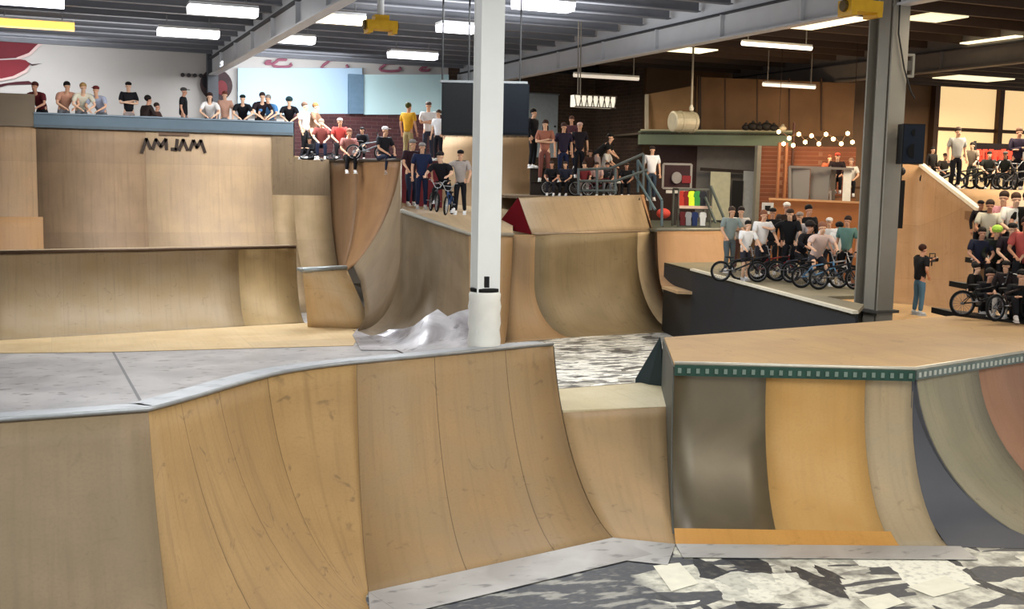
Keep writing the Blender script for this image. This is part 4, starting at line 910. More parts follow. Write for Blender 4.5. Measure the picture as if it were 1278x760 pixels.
# mural: dark red feather shapes at the far left
MR = plain('#7a2f37', .7, 0, .25, .8); MO = plain('#e7c9c4', .7)
def blob(pts, Y, t=.03): return MB().prism([uy(x, y, Y) for x, y in pts], (0, t, 0))
t = thing('wall_mural', 'dark red feathered wing mural with pink outlines on the left of the back wall', 'mural', tuple(uy(20, 80, 45.9)))
blob([(-30, 35), (58, 47), (46, 56), (36, 66), (24, 72), (-30, 75)], 45.93).build('feather', MR, t)
blob([(-30, 76), (25, 74), (32, 75), (38, 80), (30, 88), (16, 95), (2, 98), (-30, 99)], 45.93).build('feather', plain('#8c333c', .7, 0, .25, .8), t)
blob([(-30, 106), (0, 105), (20, 102), (36, 101), (42, 105), (10, 106), (-5, 110), (-30, 112)], 45.93).build('feather', plain('#50252c', .7), t)
blob([(-30, 99), (2, 98), (16, 95), (30, 88), (38, 82), (34, 90), (18, 98), (2, 101), (-30, 102)], 45.9).build('outline', MO, t)
blob([(20, 72), (36, 66), (46, 56), (58, 47), (62, 48), (48, 59), (38, 69), (24, 74)], 45.9).build('outline', MO, t)
blob([(34, 77), (40, 80), (52, 79), (40, 82)], 45.9).build('outline', plain('#4a3338'), t)
# faint pink scrawl above the blue boards
def scrawl(cx, cy, s_, lab):
    pts = [uy(cx+s_*math.cos(a)*(1+.3*math.sin(3*a)), cy+s_*.55*math.sin(a)*(1+.2*math.cos(2*a)), 45.88) for a in [i*.35 for i in range(17)]]
    tag(MB().tube(pts, .06, 6).build('graffiti_tag', plain('#a86a7c', .7)), lab, 'graffiti', 'pink graffiti scrawls on the white wall')
scrawl(352, 79, 10, 'pink curl of graffiti furthest left above the blue board'); scrawl(418, 81, 14, 'pink looped graffiti above the middle of the blue board'); scrawl(487, 84, 11, 'pink looped graffiti above the right board')
scrawl(336, 78, 4, 'tiny pink mark at the left end of the graffiti'); scrawl(530, 86, 5, 'small pink mark at the right end of the graffiti')
# dark disc (round painting with pink figures)
c = uy(270, 106, 45.8)
t = thing('round_mural', 'dark round wall painting with pink figures beside the beam end', 'mural', tuple(c))
MB().lathe(c, [(.62, -.02), (.62, .02), (.6, .03)], 28, 'Y').build('disc', plain('#4a3a3c', .7, 0, .3, 3), t)
MB().ball(c+Vector((-.25, -.04, .1)), .3, 10, (1, .08, 1)).build('painted_shape', plain('#2c2a2e', .7), t); MB().ball(c+Vector((.2, -.04, -.1)), .22, 10, (1, .08, 1.3)).build('painted_shape', plain('#7b3a3e', .7), t)
for i in range(4):
    c = uy(228+i*7.6, 93.5+i*.3, 45.9); tag(MB().lathe(c, [(.08, -.03), (.08, .03), (.05, .04)], 10, 'Y').build('wall_peg', plain('#4a4648')), 'small dark round peg in the row of four on the white wall', 'peg', 'row of pegs on the white wall')
# column stub by girder end
struct('trim_11', MB().box((6.05, 45.6, 4.6), (.4, .4, 9.2)), plain('#55575c', .5))
# red banner at far right
p0_, p1_ = ud(1217, 179, 35.5), ud(1272, 180, 35)
t = thing('banner', 'black banner with glowing red lettering behind the upper right riders', 'banner', tuple(p0_))
mb = quadwall('', '', '', 1216, 1268, 178, 180, 206, 35.6, 35.2, None, .06); mb.build('cloth', plain('#161012', .6), t)
mb = MB(); RDm = emit('#e8402a', .9)
def PB(x, y): return ud(x, y, 35.35-(x-1216)*.008)
xx = 1219
strokes = []
def word(x0, let, w_):
    yT, yB = 188, 201; S_ = {'M': [((0, 1), (0, 0)), ((0, 0), (.5, .6)), ((.5, .6), (1, 0)), ((1, 0), (1, 1))], 'O': [((0, 0), (1, 0)), ((1, 0), (1, 1)), ((1, 1), (0, 1)), ((0, 1), (0, 0))], 'N': [((0, 1), (0, 0)), ((0, 0), (1, 1)), ((1, 1), (1, 0))], 'S': [((1, 0), (0, 0)), ((0, 0), (0, .5)), ((0, .5), (1, .5)), ((1, .5), (1, 1)), ((1, 1), (0, 1))], 'T': [((0, 0), (1, 0)), ((.5, 0), (.5, 1))], 'E': [((0, 0), (0, 1)), ((0, 0), (1, 0)), ((0, .5), (.8, .5)), ((0, 1), (1, 1))], 'R': [((0, 1), (0, 0)), ((0, 0), (1, 0)), ((1, 0), (1, .5)), ((1, .5), (0, .5)), ((.4, .5), (1, 1))], 'Y': [((0, 0), (.5, .5)), ((1, 0), (.5, .5)), ((.5, .5), (.5, 1.15))]}
    for a, b in S_[let]: mb.bar(PB(x0+a[0]*w_, yT+a[1]*(yB-yT)), PB(x0+b[0]*w_, yT+b[1]*(yB-yT)), .06, .09)
for i, ch_ in enumerate('MONSTER'[:0] or 'RMONEY'[:0] or ['R', 'O', 'O', 'M', 'E', 'Y']): word(1219+i*7.7, ch_, 5.6)
mb.build('lettering', RDm, t)['label'] = 'glowing red lettering'
MB().bar(PB(1217, 176), PB(1217, 236), .06, .06).build('pole', plain('#222222'), t); MB().bar(PB(1267, 178), PB(1267, 238), .06, .06).build('pole', plain('#222222'), t)
# ================================================================== PEOPLE AND BICYCLES
def skin_mesh(name, V, Ed, sub=1, root=0):
    me = bpy.data.meshes.new(name+'_src'); me.from_pydata([v[0] for v in V], Ed, [])
    o = bpy.data.objects.new('tmp', me); COL.objects.link(o)
    o.modifiers.new('s', 'SKIN').use_smooth_shade = True
    sl = me.skin_vertices[0].data
    for i, v in enumerate(V): r = v[1]; sl[i].radius = r if isinstance(r, tuple) else (r, r); sl[i].use_root = (i == root)
    b = o.modifiers.new('u', 'SUBSURF'); b.levels = sub; b.render_levels = sub
    dg = bpy.context.evaluated_depsgraph_get(); dg.update()
    out = bpy.data.meshes.new_from_object(o.evaluated_get(dg)); out.name = name
    bpy.data.objects.remove(o); bpy.data.meshes.remove(me)
    for p in out.polygons: p.use_smooth = True
    return out
def V3(*a): return Vector(a)
def mk(pel, chest, neck, el, wr, kn, an, toe=None, sh=.2):
    P = dict(pel=V3(*pel), chest=V3(*chest), neck=V3(*neck))
    for i, s_ in enumerate((-1, 1)):
        f = lambda t: V3(*(t[i] if isinstance(t[0], tuple) else (s_*t[0], t[1], t[2])))
        P['el', s_], P['wr', s_], P['kn', s_], P['an', s_] = f(el), f(wr), f(kn), f(an)
        P['sh', s_] = P['neck'].lerp(P['chest'], .38)+V3(s_*sh, 0, .02); P['hip', s_] = P['pel']+V3(s_*.09, -.01, -.03)
    P['head'] = P['neck']+V3(0, -.03, .15)
    return P
POSES = {
 'stand': mk((0, 0, .95), (0, 0, 1.3), (0, 0, 1.5), (.26, .03, 1.15), (.27, -.06, .9), (.1, -.03, .5), (.11, .02, .08)),
 'crossed': mk((0, 0, .95), (0, 0, 1.3), (0, 0, 1.5), (.25, -.1, 1.15), ((.08, -.22, 1.22), (-.08, -.22, 1.16)), (.1, -.03, .5), (.13, .02, .08)),
 'hold': mk((0, .04, .94), (0, -.03, 1.28), (0, -.07, 1.47), (.29, -.18, 1.14), (.26, -.42, .98), ((-.1, -.1, .5), (.1, .0, .5)), ((-.12, -.08, .08), (.12, .12, .08))),
 'film': mk((0, 0, .95), (0, -.02, 1.3), (0, -.03, 1.5), ((-.3, .05, 1.18), (.24, -.28, 1.30)), ((-.18, -.12, 1.0), (.2, -.5, 1.40)), (.1, -.02, .5), (.12, .02, .08)),
 'point': mk((0, .04, .94), (0, -.03, 1.28), (0, -.07, 1.47), ((-.42, -.08, 1.25), (.29, -.18, 1.14)), ((-.66, -.12, 1.3), (.26, -.42, .98)), ((-.1, -.1, .5), (.1, .0, .5)), ((-.12, -.08, .08), (.12, .12, .08))),
 'lean': mk((0, .22, .92), (0, -.06, 1.17), (0, -.2, 1.31), (.3, -.28, 1.0), (.14, -.42, .88), (.1, .14, .5), (.11, .24, .08)),
 'hang': mk((0, .17, .12), (0, .1, .47), (0, .04, .66), (.27, -.04, .34), (.14, -.26, .2), (.12, -.28, .1), (.13, -.24, -.34)),
 'ground': mk((0, .12, .13), (0, .1, .48), (0, .04, .67), (.27, -.1, .4), (.14, -.33, .46), (.15, -.3, .46), (.14, -.46, .08)),
 'bench': mk((0, .1, .55), (0, .05, .9), (0, -.02, 1.08), (.27, -.1, .76), (.15, -.32, .64), (.13, -.33, .52), (.13, -.34, .08)),
 'ride': mk((0, .2, .74), (0, -.02, 1.06), (0, -.12, 1.23), (.34, -.2, .98), (.3, -.38, .92), ((-.16, -.12, .58), (.2, -.05, .45)), ((-.12, -.1, .3), (.3, .05, .08))),
}
MESH = {}
def body_mesh(pose):
    P = POSES[pose]; V = []; E_ = []
    def a(p, r, link=None):
        V.append((tuple(p), r)); i = len(V)-1
        if link is not None: E_.append((link, i))
        return i
    pel = a(P['pel'], .115); sp = a(P['pel'].lerp(P['chest'], .5), .105, pel); chn = a(P['chest'], .12, sp)
    nb = a(P['neck'].lerp(P['chest'], .28), .06, chn); n1 = a(P['neck']+V3(0, -.005, .02), .052, nb)
    hd = P['head']; c1 = a(hd+V3(0, -.02, -.045), (.062, .066), n1); c2 = a(hd+V3(0, 0, .03), (.078, .092), c1); c3 = a(hd+V3(0, .008, .095), (.06, .07), c2)
    a(hd+V3(0, -.105, -.012), .013, c1); a(hd+V3(.085, .01, 0), .014, c2); a(hd+V3(-.085, .01, 0), .014, c2)
    for s_ in (-1, 1):
        sh = a(P['sh', s_], .058, chn); e = a(P['el', s_], .04, a(P['sh', s_].lerp(P['el', s_], .5), .048, sh))
        w_ = a(P['wr', s_], .027, a(P['el', s_].lerp(P['wr', s_], .4), .038, e))
        d = (P['wr', s_]-P['el', s_]).normalized(); side = d.cross(V3(0, 0, 1)); side = side.normalized() if side.length > .1 else V3(1, 0, 0)
        pm = P['wr', s_]+d*.06; p_ = a(pm, (.034, .022), w_); inn = d.cross(side).normalized()
        for k, ln in ((-1.5, .055), (-.5, .068), (.5, .072), (1.5, .062)):
            f1 = pm+side*k*.02+d*.045; i = a(f1, .009, p_); a(f1+d*ln*.6+V3(0, 0, -.018), .008, i)
        th = P['wr', s_]+d*.03+side*(.045); i = a(th, .011, p_); a(th+d*.035+side*.015, .009, i)
        h = a(P['hip', s_], .085, pel); k = a(P['kn', s_], .052, a(P['hip', s_].lerp(P['kn', s_], .5), .074, h))
        an = a(P['an', s_], .035, a(P['kn', s_].lerp(P['an', s_], .35), .052, k))
    return skin_mesh('person_body', V, E_)
def shirt_mesh(pose, long):
    P = POSES[pose]; V = []; E_ = []
    def a(p, r, link=None):
        V.append((tuple(p), r)); i = len(V)-1
        if link is not None: E_.append((link, i))
        return i
    hm = a(P['pel']-(P['chest']-P['pel'])*.2, .15); w_ = a(P['pel']+(P['chest']-P['pel'])*.05, .155, hm); sp = a(P['pel'].lerp(P['chest'], .5), .15, w_); c = a(P['chest'], .165, sp); nb = a(P['neck'].lerp(P['chest'], .18), .092, c)
    for s_ in (-1, 1):
        sh = a(P['sh', s_], .085, c); e = a(P['sh', s_].lerp(P['el', s_], .5 if long else .8), .074, sh)
        if long: e = a(P['el', s_], .058, e); a(P['el', s_].lerp(P['wr', s_], .95), .042, e)
    return skin_mesh('shirt', V, E_)
def legs_mesh(pose, short):
    P = POSES[pose]; V = []; E_ = []
    def a(p, r, link=None):
        V.append((tuple(p), r)); i = len(V)-1
        if link is not None: E_.append((link, i))
        return i
    w_ = a(P['pel']+(P['chest']-P['pel'])*.2, .12); p_ = a(P['pel']-V3(0, 0, .04), .135, w_)
    for s_ in (-1, 1):
        h = a(P['hip', s_]+V3(s_*.01, 0, -.04), .1, p_); m_ = a(P['hip', s_].lerp(P['kn', s_], .5), .092, h)
        if short: a(P['hip', s_].lerp(P['kn', s_], .92), .085, m_)
        else: k = a(P['kn', s_], .07, m_); k = a(P['kn', s_].lerp(P['an', s_], .5), .066, k); a(P['an', s_]+(P['kn', s_]-P['an', s_])*.06, .055, k)
    return skin_mesh('trousers', V, E_, 1, 1)
def raw(name, mb, smooth=True):
    me = bpy.data.meshes.new(name); me.from_pydata(mb.v, [], mb.f)
    bm = bmesh.new(); bm.from_mesh(me); bmesh.ops.recalc_face_normals(bm, faces=bm.faces); bm.to_mesh(me); bm.free()
    for p in me.polygons: p.use_smooth = smooth
    return me
def get(key, fn):
    if key not in MESH:
        MESH[key] = fn()
        if not MESH[key].materials: MESH[key].materials.append(None)
    return MESH[key]
def shoe_mesh(pose, s_):
    P = POSES[pose]; an = P['an', s_]; mb = MB(); fwd = V3(0, -1, 0)
    mb.ball(an+V3(0, -.055, -.035), .05, 8, (.95, 2.5, .85)); mb.ball(an+V3(0, .01, .0), .055, 8, (.9, 1.1, 1))
    mb.box(an+V3(0, -.055, -.072), (.085, .24, .02)); return raw('shoe', mb)
def hair_mesh(pose, kind):
    hd = POSES[pose]['head']; mb = MB()
    if kind == 'hair': mb.ball(hd+V3(0, .03, .075), .1, 12, (.97, 1.05, .95))
    elif kind == 'long': mb.ball(hd+V3(0, .032, .07), .1, 12, (1.0, 1.05, 1.0)); mb.ball(hd+V3(0, .07, -.08), .1, 10, (.95, .55, 1.5))
    elif kind == 'cap': mb.ball(hd+V3(0, .015, .092), .1, 12, (.97, 1.1, .7)); mb.box(hd+V3(0, -.13, .085), (.14, .1, .015))
    elif kind == 'helmet': mb.ball(hd+V3(0, .02, .09), .128, 12, (.95, 1.1, .8)); mb.box(hd+V3(0, -.13, .085), (.16, .08, .02))
    return raw('hair' if kind in ('hair', 'long') else kind, mb)
def eyes_mesh(pose):
    hd = POSES[pose]['head']; mb = MB()
    for s_ in (-1, 1): mb.ball(hd+V3(s_*.03, -.086, .012), .007, 6)
    mb.box(hd+V3(0, -.086, -.045), (.03, .008, .004)); return raw('face_features', mb)
def child(name, me, mat, par):
    o = bpy.data.objects.new(name, me); COL.objects.link(o); o.parent = par
    o.material_slots[0].link = 'OBJECT'; o.material_slots[0].material = mat; return o
SKINS = ['#d9a98a', '#c8957a', '#e2b698', '#b98264']
def person(pose, loc, turn, shirt, pants, label, hair='#2b1d14', hat='hair', sl=0, sh=0, group=None, sc=1.0, shoe='#e8e6e2', skin=0):
    """turn: degrees away from facing the camera"""
    rz = -math.atan2(loc.x, loc.y)+math.radians(turn)
    b = bpy.data.objects.new('person', get(('b', pose), lambda: body_mesh(pose))); COL.objects.link(b)
    b.location = loc; b.rotation_euler = (0, 0, rz); b.scale = (sc, sc, sc)
    b.material_slots[0].link = 'OBJECT'; b.material_slots[0].material = plain(SKINS[skin], .6, 0, .04)
    tag(b, label, 'person', group)
    child('shirt', get(('s', pose, sl), lambda: shirt_mesh(pose, sl)), plain(shirt, .8, 0, .12, 8), b)
    child('shorts' if sh else 'trousers', get(('l', pose, sh), lambda: legs_mesh(pose, sh)), plain(pants, .8, 0, .12, 8), b)
    for s_ in (-1, 1): child('shoe', get(('sh', pose, s_), lambda: shoe_mesh(pose, s_)), plain(shoe, .6), b)
    child({'hair': 'hair', 'long': 'hair', 'cap': 'cap', 'helmet': 'helmet'}[hat], get(('h', pose, hat), lambda: hair_mesh(pose, hat)), plain(hair, .7), b)
    child('face_features', get(('e', pose), lambda: eyes_mesh(pose)), plain('#3a221a', .6), b)
    return b
# ---- bicycle
def bike_parts():
    d = {}
    A, R_, HT, HB_, STt = V3(0, .1, .30), V3(0, .44, .26), V3(0, -.34, .62), V3(0, -.37, .5), V3(0, .2, .52)
    mb = MB(); mb.tube([A, STt], .018, 7); mb.tube([A, HB_], .022, 7); mb.tube([STt, HT], .02, 7); mb.tube([HT+V3(0, -.01, .02), HB_+V3(0, .01, -.03)], .024, 8)
    for s_ in (-1, 1): mb.tube([A+V3(s_*.03, 0, 0), R_+V3(s_*.06, 0, 0)], .01, 6); mb.tube([STt+V3(s_*.02, 0, -.02), R_+V3(s_*.06, 0, 0)], .009, 6)
    d['frame'] = raw('frame', mb)
    mb = MB(); F_ = V3(0, -.49, .26)
    for s_ in (-1, 1): mb.tube([HB_+V3(s_*.03, 0, -.03), HB_+V3(s_*.055, -.01, -.08), F_+V3(s_*.06, 0, 0)], .014, 7)
    mb.tube([HB_+V3(-.04, 0, -.03), HB_+V3(.04, 0, -.03)], .016, 7); d['fork'] = raw('fork', mb)
    mb = MB(); c = HT+V3(0, -.03, .05); mb.tube([c+V3(-.36, .05, .22), c+V3(-.18, .01, .2), c+V3(-.06, 0, 0), c+V3(.06, 0, 0), c+V3(.18, .01, .2), c+V3(.36, .05, .22)], .012, 7); mb.tube([c+V3(-.13, .0, .12), c+V3(.13, 0, .12)], .01, 6); mb.tube([c+V3(0, .03, -.05), c], .02, 6); d['handlebar'] = raw('handlebar', mb)
    for s_ in (-1, 1): mb = MB(); mb.tube([c+V3(s_*.36, .05, .22), c+V3(s_*.25, .03, .213)], .018, 8); d['grip', s_] = raw('grip', mb)
    mb = MB(); mb.ball(STt+V3(0, .03, .1), .05, 8, (1.1, 2.4, .5)); mb.tube([STt, STt+V3(0, .03, .09)], .013, 6); d['saddle'] = raw('saddle', mb)
    mb = MB(); mb.lathe(A+V3(.05, 0, 0), [(.075, -.004), (.075, .004), (.02, .006)], 16, 'X'); mb.tube([A+V3(.07, 0, 0), A+V3(.08, -.16, 0)], .01, 6); mb.tube([A+V3(-.07, 0, 0), A+V3(-.08, .16, 0)], .01, 6); mb.box(A+V3(.13, -.16, 0), (.09, .09, .02)); mb.box(A+V3(-.13, .16, 0), (.09, .09, .02)); d['crank'] = raw('crank', mb)
    for nm, c in (('f', F_), ('r', R_)):
        mb = MB(); mb.tube([c+V3(0, .235*math.cos(a*math.pi/12), .235*math.sin(a*math.pi/12)) for a in range(24)], .028, 8, closed=True); d['tyre', nm] = raw('tyre', mb)
        mb = MB(); mb.tube([c+V3(0, .205*math.cos(a*math.pi/12), .205*math.sin(a*math.pi/12)) for a in range(24)], .013, 6, closed=True)
        for a in range(18): mb.tube([c+V3(.02*(-1)**a, 0, 0), c+V3(0, .2*math.cos(a*math.pi/9), .2*math.sin(a*math.pi/9))], .0035, 3)
        mb.tube([c+V3(-.05, 0, 0), c+V3(.05, 0, 0)], .025, 8); d['wheel', nm] = raw('wheel', mb)
    for k_ in d: d[k_].materials.append(None)
    return d
BP = bike_parts()
def bicycle(loc, heading, frame, label, rim='#b9b9b9', group=None, lean=.06, tyre='#141414'):
    if group: rim = '#6c6c70'
    t = thing('bicycle', label, 'bicycle', loc, group); t.rotation_euler = (0, lean, math.radians(heading))
    f = child('frame', BP['frame'], plain(frame, .35, .3), t); child('fork', BP['fork'], plain(frame, .35, .3), t)
    h = child('handlebar', BP['handlebar'], plain('#a8a8aa', .3, .8), t)
    for s_ in (-1, 1): child('grip', BP['grip', s_], plain('#1a1a1a', .8), h)
    child('saddle', BP['saddle'], plain('#181818', .6), t); child('crank', BP['crank'], plain('#8a8a8c', .3, .8), t)
    for nm in 'fr': w_ = child('wheel', BP['wheel', nm], plain(rim, .4, .4), t); child('tyre', BP['tyre', nm], plain(tyre, .8), w_)
    return t
def at(x, D, z): return px(x, D, z)
def yy(x, Y, z): q = uy(x, 150, Y); return Vector((q.x, Y, z))
BLK, NAVY, WHT, GRY, JEAN, RED, TAN_ = '#17161a', '#1e2438', '#e9e6e4', '#6f7074', '#3e5570', '#a8372f', '#b39a74'
g = 'spectators along the top of the vert ramp'
Yv = 41.75
for (x, pose, tn, sh_, pa, hair, hat, sl, sc, sk, lab) in [
  (49, 'lean', -25, '#5c1f24', BLK, '#4a2018', 'hair', 0, 1.0, 1, 'person in dark red and black top at the left end of the blue board'),
  (82, 'lean', 15, '#c08c74', GRY, '#171210', 'hair', 0, 1.03, 0, 'black haired person in skin toned top leaning second from left'),
  (103, 'lean', 10, '#d9d2bc', GRY, '#b08a58', 'hair', 0, 1.02, 2, 'fair haired person in cream top leaning over the blue board'),
  (124, 'lean', -20, '#a9adc0', GRY, '#6b2a24', 'cap', 0, .98, 0, 'person in lilac grey shirt and dark red cap bending over the blue board'),
  (161, 'crossed', 5, BLK, '#9b8d88', '#1c1416', 'cap', 0, .98, 2, 'person in black shirt and black cap standing tallest over the blue board'),
  (184, 'bench', 120, '#2b211e', BLK, '#1a1412', 'hair', 1, 1.0, 1, 'small dark figure crouching right of the black capped person'),
  (195, 'bench', 60, '#4a3128', BLK, '#2a1c16', 'hair', 1, .85, 1, 'smallest brown figure crouching low behind the blue board'),
  (229, 'stand', 80, BLK, GRY, '#4a4745', 'cap', 0, .93, 1, 'person in black seen sideways alone under the row of wall pegs'),
  (262, 'lean', 0, '#e6e0dc', NAVY, '#3b2420', 'long', 0, .95, 2, 'person in white top in front of the round dark mural'),
  (281, 'stand', -10, '#c89a84', GRY, '#6b3a2a', 'hair', 0, .9, 2, 'person in peach top right of the round dark mural'),
  (303, 'lean', 0, BLK, BLK, '#1d2a26', 'cap', 0, .94, 2, 'person in black with dark green cap leaning on folded arms'),
  (326, 'lean', 10, '#241a20', BLK, '#3a2c28', 'hair', 0, 1.0, 2, 'dark haired person in black leaning left of the blue shirted one'),
  (337, 'lean', -15, '#4f7fb0', GRY, '#8a8078', 'hair', 0, .96, 0, 'person in bright blue shirt leaning on the blue board'),
  (361, 'lean', 0, BLK, BLK, '#2d4548', 'helmet', 0, .93, 2, 'person with teal helmet in black leaning at the right end of the board')]:
    person(pose, yy(x, Yv+(.35 if pose in ('crossed', 'stand') else .1), 5.55), tn, sh_, pa, lab, hair, hat, sl, 0, g, sc*1.18, skin=sk)
# people on the corner ramp deck
Z2 = 5.05
person('stand', at(380, 38.7, Z2), 60, '#efecee', BLK, 'person in white shirt and black trousers standing at the end of the blue board', '#5a4436', 'hair', 0, 0, None, 1.08, skin=0)
person('hold', at(391, 39.6, Z2), 70, '#7d5e4a', BLK, 'brown haired person looking over the shoulder of the white shirted one', '#8a6038', 'hair', 0, 0, None, 1.12, skin=2)
person('ground', at(386, 38.6, Z2), -30, BLK, BLK, 'person in black sitting on the deck below the white shirted one', '#16120f', 'cap', 1, 0, None, .8, '#d0d0d4')
person('bench', at(401, 38.6, Z2), 0, '#7a3e38', NAVY, 'bare armed person in maroon vest and navy trousers sitting on the corner ramp', '#8a7868', 'hair', 0, 0, None, 1.0, skin=2)
person('bench', at(424, 38.6, Z2), 5, '#b2403a', BLK, 'person in red shirt with pale cap sitting on the corner ramp', '#d8c8c0', 'cap', 0, 0, None, 1.03, skin=0)
person('hang', at(436, 37.6, Z2), 12, '#a86f68', BLK, 'person in pink check shirt with legs dangling and white shoes', '#8a5a48', 'hair', 0, 0, 'people dangling their legs from the corner ramp', 1.08, '#f4f4f4', 0)
person('hang', at(481, 36.2, Z2), 35, '#26262c', NAVY, 'person in black with white cap and legs dangling from the corner ramp', '#ece8ea', 'cap', 0, 0, 'people dangling their legs from the corner ramp', 1.12, '#8a7c70', 0)
person('bench', at(452, 38.0, Z2), -10, '#1d1c22', BLK, 'dark clothed person between the two people with dangling legs', '#141214', 'cap', 1, 0, None, .8)
bicycle(at(458, 37.4, Z2), 75, '#8e9498', 'grey bicycle standing between the people sitting on the corner ramp', '#cfcfcf')
bicycle(at(396, 38.0, Z2), 60, '#26262a', 'black bicycle lying flat beside the seated people at the left of the corner ramp', '#6f6f72', lean=1.2)
person('stand', at(509, 37.0, Z2), 150, '#d9a22c', '#a89468', 'person in bright yellow shirt with back turned on the corner deck', '#4a4a20', 'hair', 0, 0, None, 1.05, skin=1)
person('crossed', at(534, 37.2, Z2), 5, '#f0eceb', '#3a3c4a', 'tall person in white shirt with grey cap and arms crossed', '#6a5a54', 'cap', 0, 0, None, 1.08, skin=0)
person('stand', at(547, 36.6, Z2), -30, '#f2f0f2', '#1c1c24', 'shorter person in white shirt right beside the big speaker cabinet', '#4a3830', 'hair', 0, 0, None, .92, skin=2)
# riders on the hip ramp
def onw(x, y, D): return ud(x, y, D)
person('hold', onw(513, 257, 33.2), 20, '#2e1a22', NAVY, 'person in dark maroon shirt with forearms forward above the maroon wall', '#8a8684', 'cap', 0, 0, None, 1.1, skin=0)
person('stand', onw(526, 261, 31.6), 10, '#1c2644', '#161c34', 'person in navy clothes with grey cap standing on the hip ramp', '#9a9490', 'cap', 0, 0, None, 1.03, '#a8a49c', 0)
bicycle(onw(541, 264, 31.3), -8, '#3a3a3e', 'dark bicycle seen head on beside the navy clothed person', '#9a9a9a')
person('ride', onw(551, 265, 31.4), -20, '#17151a', BLK, 'rider in black printed shirt and dark cap astride a bicycle', '#2a2224', 'cap', 0, 0, None, 1.1, '#f0eeee', 2)
bicycle(onw(560, 268, 31.0), -30, '#2d4a78', 'blue bicycle ridden by the person in the black printed shirt', '#c8c8c8')
person('point', onw(574, 268, 31.6), -5, '#b0a49c', BLK, 'person in black cap reaching one arm out beside the white column', '#120e10', 'cap', 0, 0, None, 1.02, '#f4f4f4', 0)
# grandstand
t = thing('grandstand', 'small dark stepped grandstand behind the sloping centre bank', 'grandstand', tuple(at(715, 37.5, 4.0)))
for i, (z_, D_) in enumerate(((4.45, 37.6), (4.9, 38.4))):
    a_, b_ = at(662, D_, z_), at(772, D_+.4, z_); mb = MB(); mb.prism([a_, b_, b_+V3(.3, .75, 0), a_+V3(.3, .75, 0)], (0, 0, -.08)); mb.prism([a_, b_, b_-V3(0, 0, .45), a_-V3(0, 0, .45)], (0, .04, 0)); mb.build('step', plain('#3a322c', .7), t)
def rail(name, lab, pts, posts, r=.045, c='#586060', cat='railing'):
    t = thing(name, lab, cat, tuple(pts[0][0])); mb = MB()
    for pl in pts: mb.tube(pl, r, 7)
    mb.build('rail', plain(c, .45, .4), t)
    for a_, b_ in posts: MB().tube([a_, b_], r, 7).build('post', plain(c, .45, .4), t)
D_ = 36.4
rail('railing', 'grey steel handrail in front of the grandstand', [[ud(722, 212, D_), ud(762, 210, D_), ud(803, 192, D_)], [ud(722, 226, D_), ud(768, 226, D_), ud(808, 212, D_)], [ud(722, 238, D_), ud(770, 238, D_)]],
     [(ud(722, 210, D_), ud(722, 243, D_)), (ud(768, 210, D_), ud(768, 242, D_)), (ud(745, 211, D_), ud(745, 242, D_)), (ud(803, 192, D_), ud(803, 238, D_))])
rail('stair_rail', 'pair of grey sloping stair rails beside the clothes stand', [[ud(796, 200, 36.8), ud(826, 250, 35.8)], [ud(790, 214, 36.8), ud(818, 262, 35.8)]], [(ud(811, 226, 36.3), ud(812, 262, 36.3)), (ud(826, 250, 35.8), ud(826, 282, 35.8)), (ud(796, 200, 36.8), ud(796, 240, 36.8))], c='#5c6c70')
gs = 'spectators on the grandstand'
person('stand', at(664, 39.0, 4.9), 60, '#17161a', BLK, 'slim person all in black at the left end of the grandstand', '#141110', 'hair', 1, 0, gs, 1.14)
person('crossed', at(679, 37.7, 4.45), -5, '#a56a58', '#7d4c44', 'person in terracotta top and reddish trousers in front of the pale door', '#3a2620', 'long', 0, 0, gs, 1.14, skin=2)
person('stand', at(702, 38.0, 4.45), 10, '#2b2438', '#1e2644', 'person in dark violet shirt and navy jeans standing on the grandstand', '#4a3430', 'hair', 0, 0, gs, 1.1)
person('crossed', at(712, 38.7, 4.9), -10, '#5e3c44', '#1c2238', 'person in plum shirt standing behind on the grandstand', '#5a3a30', 'hair', 0, 0, gs, 1.0)
person('stand', at(722, 38.3, 4.6), 5, '#1e1820', '#1a1a22', 'person in black with pinkish pale cap on the grandstand', '#d8b4a8', 'cap', 0, 0, gs, 1.04)
person('bench', at(736, 38.2, 4.45), 0, '#5a4038', '#3a2c28', 'brown clothed person sitting low on the grandstand', '#3a2a22', 'hair', 0, 0, gs, .8)
person('lean', at(752, 37.6, 4.45), 80, '#1a1716', '#a08c84', 'person in black cap leaning sideways under the hanging chequered lamp', '#141210', 'cap', 0, 0, gs, 1.02)
person('bench', at(757, 37.9, 4.45), 70, '#d8d4cc', '#7a5a50', 'person in white vest behind the railing end', '#2a201c', 'hair', 0, 0, gs, .9)
for x, c, p2, lab in ((688, BLK, '#24222a', 'leftmost seated person in black with white shoes below the grandstand'), (705, '#2a2c3c', BLK, 'seated person in slate blue with white shoes below the navy jeans'), (728, '#7a2f34', '#8a7a74', 'seated person in dark red behind the left end of the railing'), (744, '#c8a49c', BLK, 'seated person in pale pink behind the railing'), (757, '#2a2a2e', GRY, 'seated person in charcoal behind the railing'), (781, '#1d1c20', BLK, 'seated person in black under the sloping handrail')):
    person('bench', at(x, 37.0, 4.0), random.uniform(-20, 20), c, p2, lab, '#3a2c26', 'cap' if x in (744, 781) else 'hair', 0, 0, 'people seated at the foot of the grandstand', .82, '#ececec', x % 3)
person('stand', at(812, 37.4, 3.9), 10, '#e8e4e4', '#2e3a48', 'person in white shirt coming down the stairs beside the basketball board', '#2a201c', 'hair', 0, 0, None, 1.0)
bicycle(at(700, 36.9, 4.0), 80, '#222226', 'black bicycle parked below the navy jeans at the grandstand', '#b8b8b8'); bicycle(at(748, 36.7, 4.0), 95, '#6a2c30', 'dark red bicycle parked behind the railing', '#c8c8c8')
